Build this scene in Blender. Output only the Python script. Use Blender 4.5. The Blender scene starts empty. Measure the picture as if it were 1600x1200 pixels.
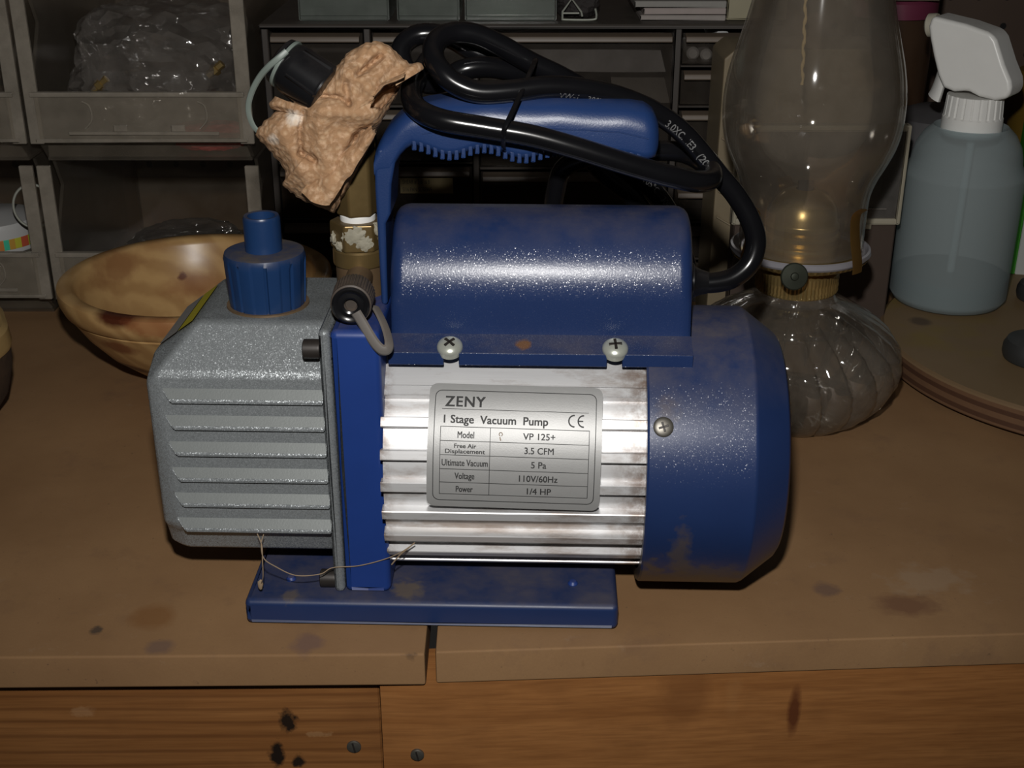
import bpy, bmesh, math, random
from mathutils import Vector, Matrix, noise
random.seed(7)
D = bpy.data; SC = bpy.context.scene; COL = SC.collection
R = math.radians

# ------------------------------------------------------------------ camera, world, flash, exposure
TH = R(24); FPX = 2000.0; CAM = Vector((0, -.45, .315))
FW = Vector((0, math.cos(TH), -math.sin(TH))); UP = Vector((0, math.sin(TH), math.cos(TH))); RT = Vector((1, 0, 0))
cd = D.cameras.new('camera'); cam = D.objects.new('camera', cd); COL.objects.link(cam)
cam.location = CAM; cam.rotation_euler = (R(90) - TH, 0, 0)
cd.sensor_width = 36; cd.lens = FPX / 1600 * 36; cd.clip_start = .01; cd.clip_end = 20
SC.camera = cam
w = D.worlds.new('world'); SC.world = w; w.use_nodes = True
w.node_tree.nodes['Background'].inputs['Color'].default_value = (1, .93, .85, 1)
w.node_tree.nodes['Background'].inputs['Strength'].default_value = .012
fl = D.lights.new('camera_flash', 'SPOT'); flo = D.objects.new('camera_flash', fl); COL.objects.link(flo)
fl.energy = 10.0; fl.color = (1, .975, .94); fl.shadow_soft_size = .009; fl.spot_size = R(92); fl.spot_blend = .9
flo.location = CAM + UP * .082 - RT * .008
flo.rotation_euler = (R(90) - TH, 0, 0)
SC.view_settings.view_transform = 'Standard'; SC.view_settings.look = 'None'
SC.view_settings.gamma = 1; SC.view_settings.use_curve_mapping = False; SC.view_settings.exposure = 0.0

# ------------------------------------------------------------------ helpers
def ray(px, py): return FW + RT * ((px - 800) / FPX) - UP * ((py - 600) / FPX)
def W(px, py, Y):                                   # a point of the vertical plane y = Y
    d = ray(px, py); return CAM + d * ((Y - CAM.y) / d.y)
def G(px, py, z):                                   # a point of the level plane at z
    d = ray(px, py); return CAM + d * ((z - CAM.z) / d.z)
PA = R(1.7); ROT = Matrix.Rotation(PA, 4, 'Z')
def P(px, py, Y):                                   # the same in the pump's own axes
    c = ROT @ CAM; d = ROT @ ray(px, py); return c + d * ((Y - c.y) / d.y)

def ob(name, bm, mat, parent=None, sharp=35, smooth=True):
    bmesh.ops.remove_doubles(bm, verts=bm.verts, dist=1e-6)
    bmesh.ops.recalc_face_normals(bm, faces=bm.faces)
    me = D.meshes.new(name); bm.to_mesh(me); bm.free()
    if smooth:
        for p in me.polygons: p.use_smooth = True
        me.set_sharp_from_angle(angle=R(sharp))
    me.materials.append(mat)
    o = D.objects.new(name, me); COL.objects.link(o)
    if smooth and len(me.polygons) < 1500:
        wn = o.modifiers.new('weighted_normal', 'WEIGHTED_NORMAL'); wn.keep_sharp = True
    if parent: o.parent = parent
    return o
def tag(o, label=None, cat=None, group=None, kind=None):
    if label: o['label'] = label
    if cat: o['category'] = cat
    if group: o['group'] = group
    if kind: o['kind'] = kind
    return o
def empty(name, label, cat, loc=(0, 0, 0), rz=0, group=None):
    o = D.objects.new(name, None); COL.objects.link(o); o.location = loc; o.rotation_euler = (0, 0, rz); o.empty_display_size = .02
    return tag(o, label, cat, group)
def merge(dst, src):
    me = D.meshes.new('tmp'); src.to_mesh(me); src.free(); dst.from_mesh(me); D.meshes.remove(me); return dst
def box(x0, x1, y0, y1, z0, z1, bev=0, seg=2, into=None, mtx=None):
    bm = bmesh.new()
    v = [bm.verts.new((x, y, z)) for z in (z0, z1) for y in (y0, y1) for x in (x0, x1)]
    for f in ((0, 1, 3, 2), (4, 5, 7, 6), (0, 1, 5, 4), (2, 3, 7, 6), (0, 2, 6, 4), (1, 3, 7, 5)): bm.faces.new([v[i] for i in f])
    if bev: bmesh.ops.bevel(bm, geom=list(bm.edges), offset=bev, segments=seg, affect='EDGES', profile=.5)
    if mtx: bmesh.ops.transform(bm, matrix=mtx, verts=bm.verts)
    return merge(into, bm) if into else bm
def prism(poly, a0, a1, axis='y', bev=0, seg=2, into=None):
    """poly: (u,v) outline; y: (x,z) extruded along y; x: (y,z) extruded along x; z: (x,y) extruded along z"""
    bm = bmesh.new()
    def mk(u, v, a): return {'y': (u, a, v), 'x': (a, u, v), 'z': (u, v, a)}[axis]
    A = [bm.verts.new(mk(u, v, a0)) for u, v in poly]; B = [bm.verts.new(mk(u, v, a1)) for u, v in poly]
    n = len(poly); bm.faces.new(A); bm.faces.new(B)
    for i in range(n): bm.faces.new((A[i], A[(i+1) % n], B[(i+1) % n], B[i]))
    bmesh.ops.recalc_face_normals(bm, faces=bm.faces)
    if bev: bmesh.ops.bevel(bm, geom=[e for e in bm.edges if e.calc_face_angle(0) > .5], offset=bev, segments=seg, affect='EDGES', profile=.5, clamp_overlap=True)
    return merge(into, bm) if into else bm
def lathe(prof, seg=48, mtx=None, into=None, flute=None, close=False):
    """prof: (r,z); flute(angle, z, r) -> r"""
    bm = bmesh.new(); rings = []
    for r, z in prof:
        if r < 1e-6: rings.append([bm.verts.new((0, 0, z))]); continue
        ring = []
        for i in range(seg):
            a = 2 * math.pi * i / seg; rr = flute(a, z, r) if flute else r
            ring.append(bm.verts.new((rr * math.cos(a), rr * math.sin(a), z)))
        rings.append(ring)
    pairs = list(zip(rings, rings[1:])) + ([(rings[-1], rings[0])] if close else [])
    for A, B in pairs:
        if len(A) == 1 and len(B) == 1: continue
        for i in range(seg):
            j = (i + 1) % seg
            if len(A) == 1: bm.faces.new((A[0], B[i], B[j]))
            elif len(B) == 1: bm.faces.new((A[i], A[j], B[0]))
            else: bm.faces.new((A[i], A[j], B[j], B[i]))
    if mtx: bmesh.ops.transform(bm, matrix=mtx, verts=bm.verts)
    return merge(into, bm) if into else bm
def spline(pts, n=10, closed=False):
    pts = [Vector(p) for p in pts]; out = []; m = len(pts)
    def g(i): return pts[i % m] if closed else pts[max(0, min(m - 1, i))]
    for i in range(m if closed else m - 1):
        a, b, c, d = g(i-1), g(i), g(i+1), g(i+2)
        for k in range(n):
            t = k / n
            out.append(.5 * ((2*b) + (c-a)*t + (2*a-5*b+4*c-d)*t*t + (3*b-a-3*c+d)*t**3))
    if not closed: out.append(pts[-1])
    return out
def tube(path, r, seg=14, into=None, closed=False, flat=1.0, cap=True, ref=None):
    bm = bmesh.new(); n = len(path); rings = []
    T0 = (path[1] - path[0]).normalized(); N = ref or Vector((0, 0, 1))
    if abs(N.dot(T0)) > .95: N = Vector((1, 0, 0))
    for i, p in enumerate(path):
        a = path[(i-1) % n] if (closed or i > 0) else p; b = path[(i+1) % n] if (closed or i < n-1) else p
        T = (b - a).normalized(); N = (N - T * N.dot(T)).normalized(); B = T.cross(N)
        rr = r[i] if isinstance(r, (list, tuple)) else r
        rings.append([bm.verts.new(p + (N * math.cos(2*math.pi*k/seg) * flat + B * math.sin(2*math.pi*k/seg)) * rr) for k in range(seg)])
    for i in range(n if closed else n-1):
        A, Bq = rings[i], rings[(i+1) % n]
        for k in range(seg): bm.faces.new((A[k], A[(k+1) % seg], Bq[(k+1) % seg], Bq[k]))
    if cap and not closed: bm.faces.new(rings[0]); bm.faces.new(rings[-1])
    return merge(into, bm) if into else bm
def grid(fn, nu, nv, into=None):
    bm = bmesh.new(); vs = [[bm.verts.new(fn(i/nu, j/nv)) for i in range(nu+1)] for j in range(nv+1)]
    for j in range(nv):
        for i in range(nu): bm.faces.new((vs[j][i], vs[j][i+1], vs[j+1][i+1], vs[j+1][i]))
    return merge(into, bm) if into else bm
def axis_to(loc, d, up=(0, 0, 1)):
    q = Vector(d).normalized().to_track_quat('Z', 'Y'); return Matrix.Translation(loc) @ q.to_matrix().to_4x4()
def text_mesh(s, size, sx=1.0, align='LEFT', bold=0):
    cu = D.curves.new('t', 'FONT'); cu.body = s; cu.space_character = 1.12 if s == 'ZENY' else 1.0; cu.size = size; cu.align_x = align; cu.offset = bold; cu.resolution_u = 3
    o = D.objects.new('t', cu); COL.objects.link(o); bpy.context.view_layer.update()
    me = D.meshes.new_from_object(o.evaluated_get(bpy.context.evaluated_depsgraph_get()))
    vs = [(v.co.x * sx, v.co.y) for v in me.vertices]; fs = [tuple(p.vertices) for p in me.polygons]
    D.objects.remove(o); D.curves.remove(cu); D.meshes.remove(me)
    return vs, fs
def put_flat(bm, vs, fs, fn):
    V = [bm.verts.new(fn(x, y)) for x, y in vs]
    for f in fs:
        try: bm.faces.new([V[i] for i in f])
        except ValueError: pass

# ------------------------------------------------------------------ materials
class N:
    def __init__(s, name):
        s.m = D.materials.new(name); s.m.use_nodes = True; s.t = s.m.node_tree; s.n = s.t.nodes; s.l = s.t.links
        s.b = s.n['Principled BSDF']; s.out = s.n['Material Output']; s.co = s.n.new('ShaderNodeTexCoord').outputs['Object']
    def new(s, k, **kw):
        n = s.n.new(k)
        for a, b in kw.items(): setattr(n, a, b)
        return n
    def link(s, a, b): s.l.new(a, b)
    def scale(s, sc):
        n = s.new('ShaderNodeMapping'); n.inputs['Scale'].default_value = sc; s.link(s.co, n.inputs[0]); return n.outputs[0]
    def noise(s, sc, detail=3, rough=.55, vec=None, dist=0):
        n = s.new('ShaderNodeTexNoise'); n.inputs['Scale'].default_value = sc; n.inputs['Detail'].default_value = detail
        n.inputs['Roughness'].default_value = rough; n.inputs['Distortion'].default_value = dist
        s.link(vec or s.co, n.inputs['Vector']); return n.outputs['Fac']
    def ramp(s, v, a, b, ca=0.0, cb=1.0):
        n = s.new('ShaderNodeMapRange'); n.inputs[1].default_value = a; n.inputs[2].default_value = b
        n.inputs[3].default_value = ca; n.inputs[4].default_value = cb; s.link(v, n.inputs[0]); return n.outputs[0]
    def math(s, op, a, b=None):
        n = s.new('ShaderNodeMath', operation=op)
        for i, v in enumerate((a, b)):
            if v is None: continue
            if isinstance(v, (int, float)): n.inputs[i].default_value = v
            else: s.link(v, n.inputs[i])
        return n.outputs[0]
    def mix(s, f, a, b, mode='MIX'):
        n = s.new('ShaderNodeMix', data_type='RGBA', blend_type=mode)
        for sock, v in ((n.inputs['Factor'], f), (n.inputs['A'], a), (n.inputs['B'], b)):
            if isinstance(v, (int, float)): sock.default_value = v
            elif isinstance(v, tuple): sock.default_value = (*v[:3], 1)
            else: s.link(v, sock)
        return n.outputs['Result']
    def spot(s, col, c, rad, color, sc=(1, 1, 1), amt=1.0, wob=.5, nsc=300):
        """one mark with its own place and shape on the surface"""
        m = s.new('ShaderNodeVectorMath', operation='SUBTRACT'); s.link(s.co, m.inputs[0]); m.inputs[1].default_value = c
        k = s.new('ShaderNodeVectorMath', operation='MULTIPLY'); s.link(m.outputs[0], k.inputs[0]); k.inputs[1].default_value = sc
        l = s.new('ShaderNodeVectorMath', operation='LENGTH'); s.link(k.outputs[0], l.inputs[0])
        d = s.math('ADD', s.math('DIVIDE', l.outputs['Value'], rad), s.math('MULTIPLY', s.math('SUBTRACT', s.noise(nsc, 3), .5), wob * 2))
        return s.mix(s.math('MULTIPLY', s.ramp(d, 1.15, .6), amt), col, color)
    def color(s, c):
        if isinstance(c, tuple): s.b.inputs['Base Color'].default_value = (*c, 1)
        else: s.link(c, s.b.inputs['Base Color'])
    def set(s, rough=.5, metal=0, spec=.5, **kw):
        s.b.inputs['Metallic'].default_value = metal; s.b.inputs['Specular IOR Level'].default_value = spec
        if isinstance(rough, (int, float)): s.b.inputs['Roughness'].default_value = rough
        else: s.link(rough, s.b.inputs['Roughness'])
    def bump(s, h, strength=.3, dist=.0005):
        n = s.new('ShaderNodeBump'); n.inputs['Strength'].default_value = strength; n.inputs['Distance'].default_value = dist
        s.link(h, n.inputs['Height']); s.link(n.outputs[0], s.b.inputs['Normal']); return n.outputs[0]
    def flake(s, sc, k):
        v = s.new('ShaderNodeTexVoronoi'); v.inputs['Scale'].default_value = sc; s.link(s.co, v.inputs['Vector'])
        a = s.new('ShaderNodeVectorMath', operation='SUBTRACT'); s.link(v.outputs['Color'], a.inputs[0]); a.inputs[1].default_value = (.5, .5, .5)
        b = s.new('ShaderNodeVectorMath', operation='SCALE'); s.link(a.outputs[0], b.inputs[0]); b.inputs['Scale'].default_value = k
        g = s.new('ShaderNodeNewGeometry'); c = s.new('ShaderNodeVectorMath', operation='ADD'); s.link(g.outputs['Normal'], c.inputs[0]); s.link(b.outputs[0], c.inputs[1])
        d = s.new('ShaderNodeVectorMath', operation='NORMALIZE'); s.link(c.outputs[0], d.inputs[0]); return d.outputs[0]
    def upface(s):
        g = s.new('ShaderNodeNewGeometry'); x = s.new('ShaderNodeSeparateXYZ'); s.link(g.outputs['Normal'], x.inputs[0]); return x.outputs['Z']
DUST = (.20, .135, .08)
def pmat(name, c, rough=.5, metal=0, var=.15, vs=60, bump=0, bs=400, dust=0, dlo=.5, dcol=DUST, spec=.5, spots=(), drough=.85):
    n = N(name); dk = tuple(x * (1 - var) for x in c); lt = tuple(min(1, x * (1 + var)) for x in c)
    col = n.mix(n.noise(vs, 4), dk, lt); rg = rough
    if dust:
        f = n.math('MULTIPLY', n.ramp(n.upface(), dlo, 1.0), n.ramp(n.noise(55, 5, .65), .3, .65)); f = n.math('MULTIPLY', f, dust)
        col = n.mix(f, col, dcol); rg = n.ramp(f, 0, 1, rough, drough)
    for sp in spots: col = n.spot(col, *sp[:3], **(sp[3] if len(sp) > 3 else {}))
    n.color(col); n.set(rg, metal, spec)
    if bump: n.bump(n.noise(bs, 3), bump)
    return n.m
def clearmat(name, tint=(.9, .92, .9), film=(.5, .5, .48), veil=.15, gloss=.12, rough=.08, ior=1.45, bump=0, bs=60, vn=True):
    """thin clear plastic or glass: lets light through, mirrors at a slant, carries a film of dust"""
    n = N(name); n.n.remove(n.b)
    tr = n.new('ShaderNodeBsdfTransparent'); tr.inputs[0].default_value = (*tint, 1)
    df = n.new('ShaderNodeBsdfDiffuse'); df.inputs[0].default_value = (*film, 1)
    gl = n.new('ShaderNodeBsdfGlossy'); gl.inputs['Roughness'].default_value = rough; gl.inputs[0].default_value = (1, 1, 1, 1)
    fr = n.new('ShaderNodeFresnel'); fr.inputs[0].default_value = ior
    m1 = n.new('ShaderNodeMixShader'); m2 = n.new('ShaderNodeMixShader')
    if vn: n.link(n.ramp(n.noise(45, 5, .65), .25, .75, veil * .6, veil * 1.4), m1.inputs[0])
    else: m1.inputs[0].default_value = veil
    n.link(tr.outputs[0], m1.inputs[1]); n.link(df.outputs[0], m1.inputs[2])
    f = n.math('ADD', n.math('MULTIPLY', fr.outputs[0], .55), gloss * .12)
    n.link(f, m2.inputs[0]); n.link(m1.outputs[0], m2.inputs[1]); n.link(gl.outputs[0], m2.inputs[2]); n.link(m2.outputs[0], n.out.inputs[0])
    if bump:
        b = n.new('ShaderNodeBump'); b.inputs['Strength'].default_value = bump; b.inputs['Distance'].default_value = .004
        n.link(n.noise(bs, 4, .6), b.inputs['Height'])
        for s_ in (gl, df, fr): n.link(b.outputs[0], s_.inputs['Normal'])
    return n.m

def blue_paint(name, sparkle=1.0, dust=.5, dlo=.35, rough=.3, spots=(), base=(.013, .030, .102)):
    n = N(name)
    col = n.mix(n.noise(30, 4), tuple(x * .85 for x in base), tuple(x * 1.15 for x in base))
    f = n.math('MULTIPLY', n.math('MULTIPLY', n.ramp(n.upface(), dlo, 1.0), n.ramp(n.noise(60, 6, .65), .28, .68)), dust)
    col = n.mix(f, col, (.11, .09, .08))
    for sp in spots: col = n.spot(col, *sp[:3], **(sp[3] if len(sp) > 3 else {}))
    n.color(col); n.set(n.ramp(f, 0, 1, rough, .8), 0, .5)
    n.bump(n.noise(1500, 2), .12 * sparkle, .0004)
    if sparkle > .3:
        n.b.inputs['Coat Weight'].default_value = .42 * sparkle; n.b.inputs['Coat Roughness'].default_value = .22; n.link(n.flake(3300, .50), n.b.inputs['Coat Normal'])
    return n.m
M = {}
M['blue_box'] = blue_paint('blue_textured_paint', 1.0, .45, .55, .32, [((.004, .024, .1215), .0032, (.16, .075, .03), dict(sc=(1, 1, 1), wob=.4, nsc=500))])
M['blue_fan'] = blue_paint('blue_fan_paint', .38, .7, .5, .36, [
    ((.0685, -.002, .040), .013, (.085, .065, .05), dict(sc=(2.6, .2, .75), wob=1.0, nsc=140, amt=.7)),
    ((.080, .004, .026), .012, (.075, .06, .05), dict(sc=(.7, .2, 1.3), wob=1.1, nsc=150, amt=.6)),
    ((.072, .012, .012), .015, (.075, .058, .045), dict(sc=(.42, .2, 1.0), wob=.9, nsc=170, amt=.9)),
    ((.098, .012, .016), .011, (.07, .055, .045), dict(sc=(.9, .2, .8), wob=.9, nsc=170, amt=.7)),
    ((.056, .012, .016), .013, (.085, .062, .045), dict(sc=(1.6, .2, .6), wob=.8, nsc=240, amt=.9)),
    ((.061, .0, .1035), .006, (.12, .085, .06), dict(sc=(1, .6, 1), wob=.7, nsc=300, amt=.35))])
M['blue_plate'] = blue_paint('blue_plate_paint', .12, .6, .5, .42, base=(.011, .040, .20))
M['blue_base'] = blue_paint('blue_base_paint', .25, .55, .3, .38, [((-.045, .012, .0125), .007, (.16, .12, .07), dict(wob=.7, nsc=300, amt=.6)), ((-.094, .006, .0125), .004, (.16, .12, .07), dict(wob=.7, nsc=300, amt=.5))])
M['blue_plastic'] = pmat('blue_cap_plastic', (.010, .034, .105), .3, 0, .2, 40, .05, 900, dust=.95, dlo=.0, dcol=(.075, .06, .048))
M['handle_blue'] = pmat('blue_handle_plastic', (.012, .034, .118), .36, 0, .12, 40, .12, 1500, dust=.25, dlo=.7, dcol=(.10, .09, .09))
def silver():
    n = N('silver_hammer_paint')
    c = n.mix(n.noise(1400, 2), (.225, .245, .255), (.31, .33, .34)); f = n.math('MULTIPLY', n.math('MULTIPLY', n.ramp(n.upface(), .75, 1), n.ramp(n.noise(60, 5), .2, .6)), .75)
    n.color(n.mix(f, c, (.13, .14, .14))); n.set(n.ramp(f, 0, 1, .40, .75), .38, .5); n.link(n.flake(2900, .40), n.b.inputs['Normal']); return n.m
M['silver'] = silver()
M['silver_plain'] = pmat('silver_smooth_paint', (.175, .188, .185), .5, .3, .06, 200, .08, 1200)
def alu():
    n = N('extruded_aluminium')
    g = n.noise(900, 3, .6, n.scale((.03, 1, 1)))
    c = n.mix(g, (.62, .62, .625), (.76, .76, .765))
    f = n.math('MULTIPLY', n.ramp(n.noise(70, 6, .7, n.scale((.3, 1, 1))), .52, .70), .6)
    c = n.mix(f, c, (.20, .11, .055))
    x = n.new('ShaderNodeSeparateXYZ'); n.link(n.co, x.inputs[0])
    e = n.math('MULTIPLY', n.ramp(x.outputs['X'], .036, .054), n.ramp(n.noise(170, 5, .7), .38, .62))     # grime gathered beside the fan cover
    e2 = n.math('MULTIPLY', n.ramp(x.outputs['X'], -.047, -.0525), n.ramp(n.noise(190, 5, .7), .4, .65))
    c = n.mix(n.math('MULTIPLY', e, .85), c, (.16, .085, .045)); c = n.mix(n.math('MULTIPLY', e2, .8), c, (.16, .09, .05))
    c = n.spot(c, (-.012, .0035, .0505), .014, (.24, .14, .07), (.30, 1, 2.6), .55, .9, 120)
    c = n.spot(c, (.030, .006, .036), .012, (.20, .11, .055), (.45, 1, 2.2), .5, 1.0, 130)
    n.color(c); n.set(.40, .45, .5); n.bump(g, .06, .0002); return n.m
M['alu'] = alu()
M['brass'] = pmat('dull_brass', (.17, .115, .045), .36, .6, .3, 90, .1, 300, dust=.6, dlo=.5, dcol=(.12, .085, .05))
M['brass_dull'] = pmat('tarnished_brass', (.14, .09, .048), .5, .35, .3, 90, .1, 300, dust=.7, dlo=.3)
M['brass_lamp'] = pmat('lamp_brass', (.42, .30, .12), .3, .75, .25, 120, .05, 300)
M['ptfe'] = pmat('white_tape', (.75, .75, .73), .5, 0, .04)
M['putty'] = pmat('dried_sealant', (.27, .25, .19), .7, 0, .3, 200, .5, 500)
M['black'] = pmat('black_rubber', (.005, .005, .006), .2, 0, .3, 60, .02, 300, dust=.22, dlo=.75, dcol=(.06, .045, .035))
M['black_cap'] = pmat('black_cap_plastic', (.007, .007, .008), .22, 0, .3, 60, .03, 300, dust=.25, dlo=.3, dcol=(.07, .06, .055))
M['knurl'] = pmat('dusty_black_knurl', (.05, .04, .033), .5, 0, .3, 200, .1, 600, dust=.9, dlo=-.2, dcol=(.14, .10, .075))
M['strap'] = pmat('grey_rubber_strap', (.12, .11, .10), .5, 0, .15, 80, dust=.5, dlo=0, dcol=(.17, .13, .10))
M['tether'] = pmat('pale_tether', (.16, .19, .17), .45, 0, .1, 60)
M['steel'] = pmat('screw_steel', (.55, .57, .50), .3, .5, .15, 300, .05, 700)
M['steel_dark'] = pmat('dark_bolt_steel', (.03, .025, .022), .5, .3, .3, 200)
M['grey_screw'] = pmat('worn_screw', (.16, .15, .13), .4, .7, .3, 400)
M['ink'] = pmat('black_print', (.02, .02, .02), .6, 0, 0)
M['grey_ink'] = pmat('grey_cord_print', (.13, .13, .13), .7, 0, 0)
M['plate_metal'] = pmat('brushed_label_metal', (.35, .35, .345), .46, .35, .05, 400, .05, 1500, spots=[((.034, -.003, .0855), .004, (.25, .19, .13), dict(wob=.8, nsc=500, amt=.5))])
M['yellow'] = pmat('yellow_sticker', (.42, .36, .02), .5, 0, .1)
M['sticker_grey'] = pmat('grey_sticker', (.24, .23, .22), .5, 0, .1)
def towel_mat():
    n = N('brown_paper_towel')
    c = n.mix(n.noise(40, 5), (.30, .17, .088), (.39, .235, .13)); c = n.mix(n.ramp(n.noise(420, 3), .5, .75), c, (.55, .37, .24))
    c = n.spot(c, W(462, 180, .038)[:], .0036, (.8, .72, .62), (1, .3, 1), .9, .5, 220); c = n.spot(c, W(433, 211, .040)[:], .0030, (.8, .72, .62), (1, .3, 1), .8, .5, 220)
    v = n.new('ShaderNodeTexVoronoi'); v.inputs['Scale'].default_value = 380; n.link(n.co, v.inputs['Vector'])
    c = n.mix(n.math('MULTIPLY', n.ramp(v.outputs['Distance'], .45, .15), .45), c, (.58, .41, .26)); n.color(c); n.set(.9, 0, .2)
    n.bump(n.math('ADD', v.outputs['Distance'], n.math('MULTIPLY', n.noise(900, 2), .35)), .7, .0006); return n.m
M['towel'] = towel_mat()
def mdf(name, shift, marks):
    n = N(name)
    c = n.mix(n.ramp(n.noise(9, 5, .6), .3, .7), (.245, .136, .062), (.345, .203, .097))
    c = n.mix(n.math('MULTIPLY', n.ramp(n.noise(28, 6, .7), .55, .75), .45), c, (.16, .092, .06))
    c = n.mix(n.math('MULTIPLY', n.ramp(n.noise(60, 6, .75), .62, .72), .35), c, (.36, .25, .16))
    c = n.mix(n.math('MULTIPLY', n.ramp(n.noise(330, 3, .6), .68, .76), .6), c, (.08, .05, .035))
    c = n.mix(n.math('MULTIPLY', n.noise(1200, 2), .35), c, (.20, .11, .055))
    for sp in marks: c = n.spot(c, *sp[:3], **(sp[3] if len(sp) > 3 else {}))
    n.color(c); n.set(.62, 0, .35); n.bump(n.noise(500, 4), .12, .0004); return n.m
def pine(name, marks, dark=1.0, lines=False):
    n = N(name); s = n.scale((.07, 1, 1))
    g = n.noise(95, 4, .6, s, .6); fine = n.noise(700, 3, .6, n.scale((.03, 1, 1)))
    c = n.mix(n.ramp(g, .3, .7), tuple(x * dark for x in (.27, .108, .031)), tuple(x * dark for x in (.39, .172, .055)))
    if lines:
        wv = n.new('ShaderNodeTexWave', wave_type='BANDS', bands_direction='Z'); wv.inputs['Scale'].default_value = 44; wv.inputs['Distortion'].default_value = 5; wv.inputs['Detail'].default_value = 2; wv.inputs['Detail Scale'].default_value = .6
        n.link(n.scale((.12, 1, 1)), wv.inputs['Vector']); c = n.mix(n.math('MULTIPLY', n.ramp(wv.outputs['Fac'], .80, 1.0), .38), c, (.075, .024, .007))
    c = n.mix(n.math('MULTIPLY', n.ramp(fine, .4, .7), .4), c, tuple(x * dark for x in (.15, .055, .016)))
    c = n.mix(n.math('MULTIPLY', n.ramp(n.noise(16, 5, .6), .5, .75), .4), c, (.13, .052, .018))
    for sp in marks: c = n.spot(c, *sp[:3], **(sp[3] if len(sp) > 3 else {}))
    n.color(c); n.set(.5, 0, .4); n.bump(fine, .12, .0003); return n.m

# ------------------------------------------------------------------ setting: bench, wall
def V3(p): return (p.x, p.y, p.z)
pegm = N('brown_pegboard')
def _peg():
    n = pegm; x = n.new('ShaderNodeSeparateXYZ'); n.link(n.co, x.inputs[0])
    def cell(o): return n.math('SUBTRACT', n.math('FRACT', n.math('DIVIDE', o, .0254)), .5)
    a, b = cell(x.outputs['X']), cell(x.outputs['Z'])
    d = n.math('SQRT', n.math('ADD', n.math('MULTIPLY', a, a), n.math('MULTIPLY', b, b)))
    c = n.mix(n.noise(20, 4), (.085, .055, .04), (.12, .08, .058)); n.color(n.mix(n.ramp(d, .13, .10), c, (.004, .003, .003))); n.set(.6)
_peg()
wall = ob('wall_back', box(-1.6, 1.6, .74, .752, -.3, 1.2), pegm.m); wall['kind'] = 'structure'; wall['label'] = 'brown pegboard wall behind the plastic bins'

bench = empty('workbench', 'workbench of worn tan boards on a pine apron with screws', 'workbench')
L0, L1 = G(0, 1027, 0), G(664, 1022, 0); R0, R1 = G(680, 1019, 0), G(1600, 990, 0)
def ext(a, b, x): return (x, a.y + (b.y - a.y) * (x - a.x) / (b.x - a.x))
gapb = .050                                           # the joint runs back under the pump
polyL = [ext(L0, L1, -.85), (L1.x, L1.y), (L1.x - .004, .74), (-.85, .74)]
polyR = [(R0.x, R0.y), ext(R0, R1, .95), (.95, .74), (R0.x - .007, .74)]
T = .0158
mkL = [(V3(G(240, 965, 0)), .010, (.20, .085, .025), dict(sc=(1, 1, 1), wob=.6, nsc=60, amt=.6)), (V3(G(640, 1029, 0)), .004, (.03, .02, .02), dict(sc=(1, 1, 1), wob=.6, nsc=220)),
       (V3(G(250, 1010, 0)), .006, (.13, .085, .075), dict(wob=.5, nsc=120, amt=.6)), (V3(G(480, 1005, 0)), .007, (.15, .09, .08), dict(wob=.6, nsc=120, amt=.6)), (V3(G(150, 985, 0)), .003, (.05, .04, .035), dict(wob=.7, nsc=300, amt=.8))]
mkR = [(V3(G(690, 1030, 0)), .004, (.07, .055, .05), dict(wob=.6, nsc=250, amt=.8)), (V3(G(1415, 945, 0)), .009, (.15, .07, .04), dict(sc=(.7, 1, 1), wob=.6, nsc=100, amt=.7)),
       (V3(G(1290, 920, 0)), .006, (.12, .075, .065), dict(wob=.6, nsc=120, amt=.6)), (V3(G(1450, 905, 0)), .012, (.36, .28, .2), dict(sc=(.6, 1, 1), wob=1.2, nsc=90, amt=.3)), (V3(G(1180, 830, 0)), .012, (.14, .10, .08), dict(wob=.8, nsc=80, amt=.5)),
       (V3(W(912, 1046, R0.y)), .0035, (.13, .06, .025), dict(sc=(1.8, 1, .6), wob=.4, nsc=150, amt=.7))]
ob('top_board', prism(polyL, -T, 0, 'z', .0012, 2), mdf('tan_board_a', 0, mkL), bench)
ob('top_board', prism(polyR, -T, 0, 'z', .0010, 2), mdf('tan_board_b', 3, mkR), bench)
aL = L1.y + .007; aR = R0.y + .0012; JX = W(597, 1120, aL).x
pk = lambda x, y, r, c, **k: (V3(W(x, y, aL if x < 597 else aR)), r, c, k)
kL = [pk(450, 1124, .0048, (.018, .010, .006), sc=(1.2, .3, .8), wob=.8, nsc=260), pk(433, 1178, .005, (.015, .009, .006), sc=(1.5, .3, .7), wob=.8, nsc=260), pk(467, 1188, .0028, (.02, .012, .008), sc=(1, .3, .8), wob=.8, nsc=260),
      pk(130, 1108, .004, (.42, .24, .12), sc=(.7, .3, 1.5), wob=.9, nsc=300, amt=.4), pk(500, 1146, .003, (.45, .27, .13), sc=(.5, .3, 2), wob=1.1, nsc=300, amt=.35)]
kR = [pk(1247, 1130, .0075, (.10, .028, .010), sc=(2.4, .3, .55), wob=.35, nsc=150, amt=.9), pk(1150, 1105, .007, (.38, .19, .07), sc=(1.8, .3, .5), wob=.8, nsc=120, amt=.22), pk(1075, 1090, .012, (.17, .065, .02), sc=(1, .3, .6), wob=.6, nsc=70, amt=.5)]
mt = Matrix.Rotation(R(2.3), 4, 'Z')
ob('apron_board', prism([ext(Vector((L0.x, L0.y + .007, 0)), Vector((L1.x, aL, 0)), -.85), (JX - .0006, aL), (JX - .0006, aL + .02), (-.85, aL + .04)], -.42, -T - .0006, 'z', .0008, 1), pine('pine_apron_a', kL, .84, True), bench)
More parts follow.
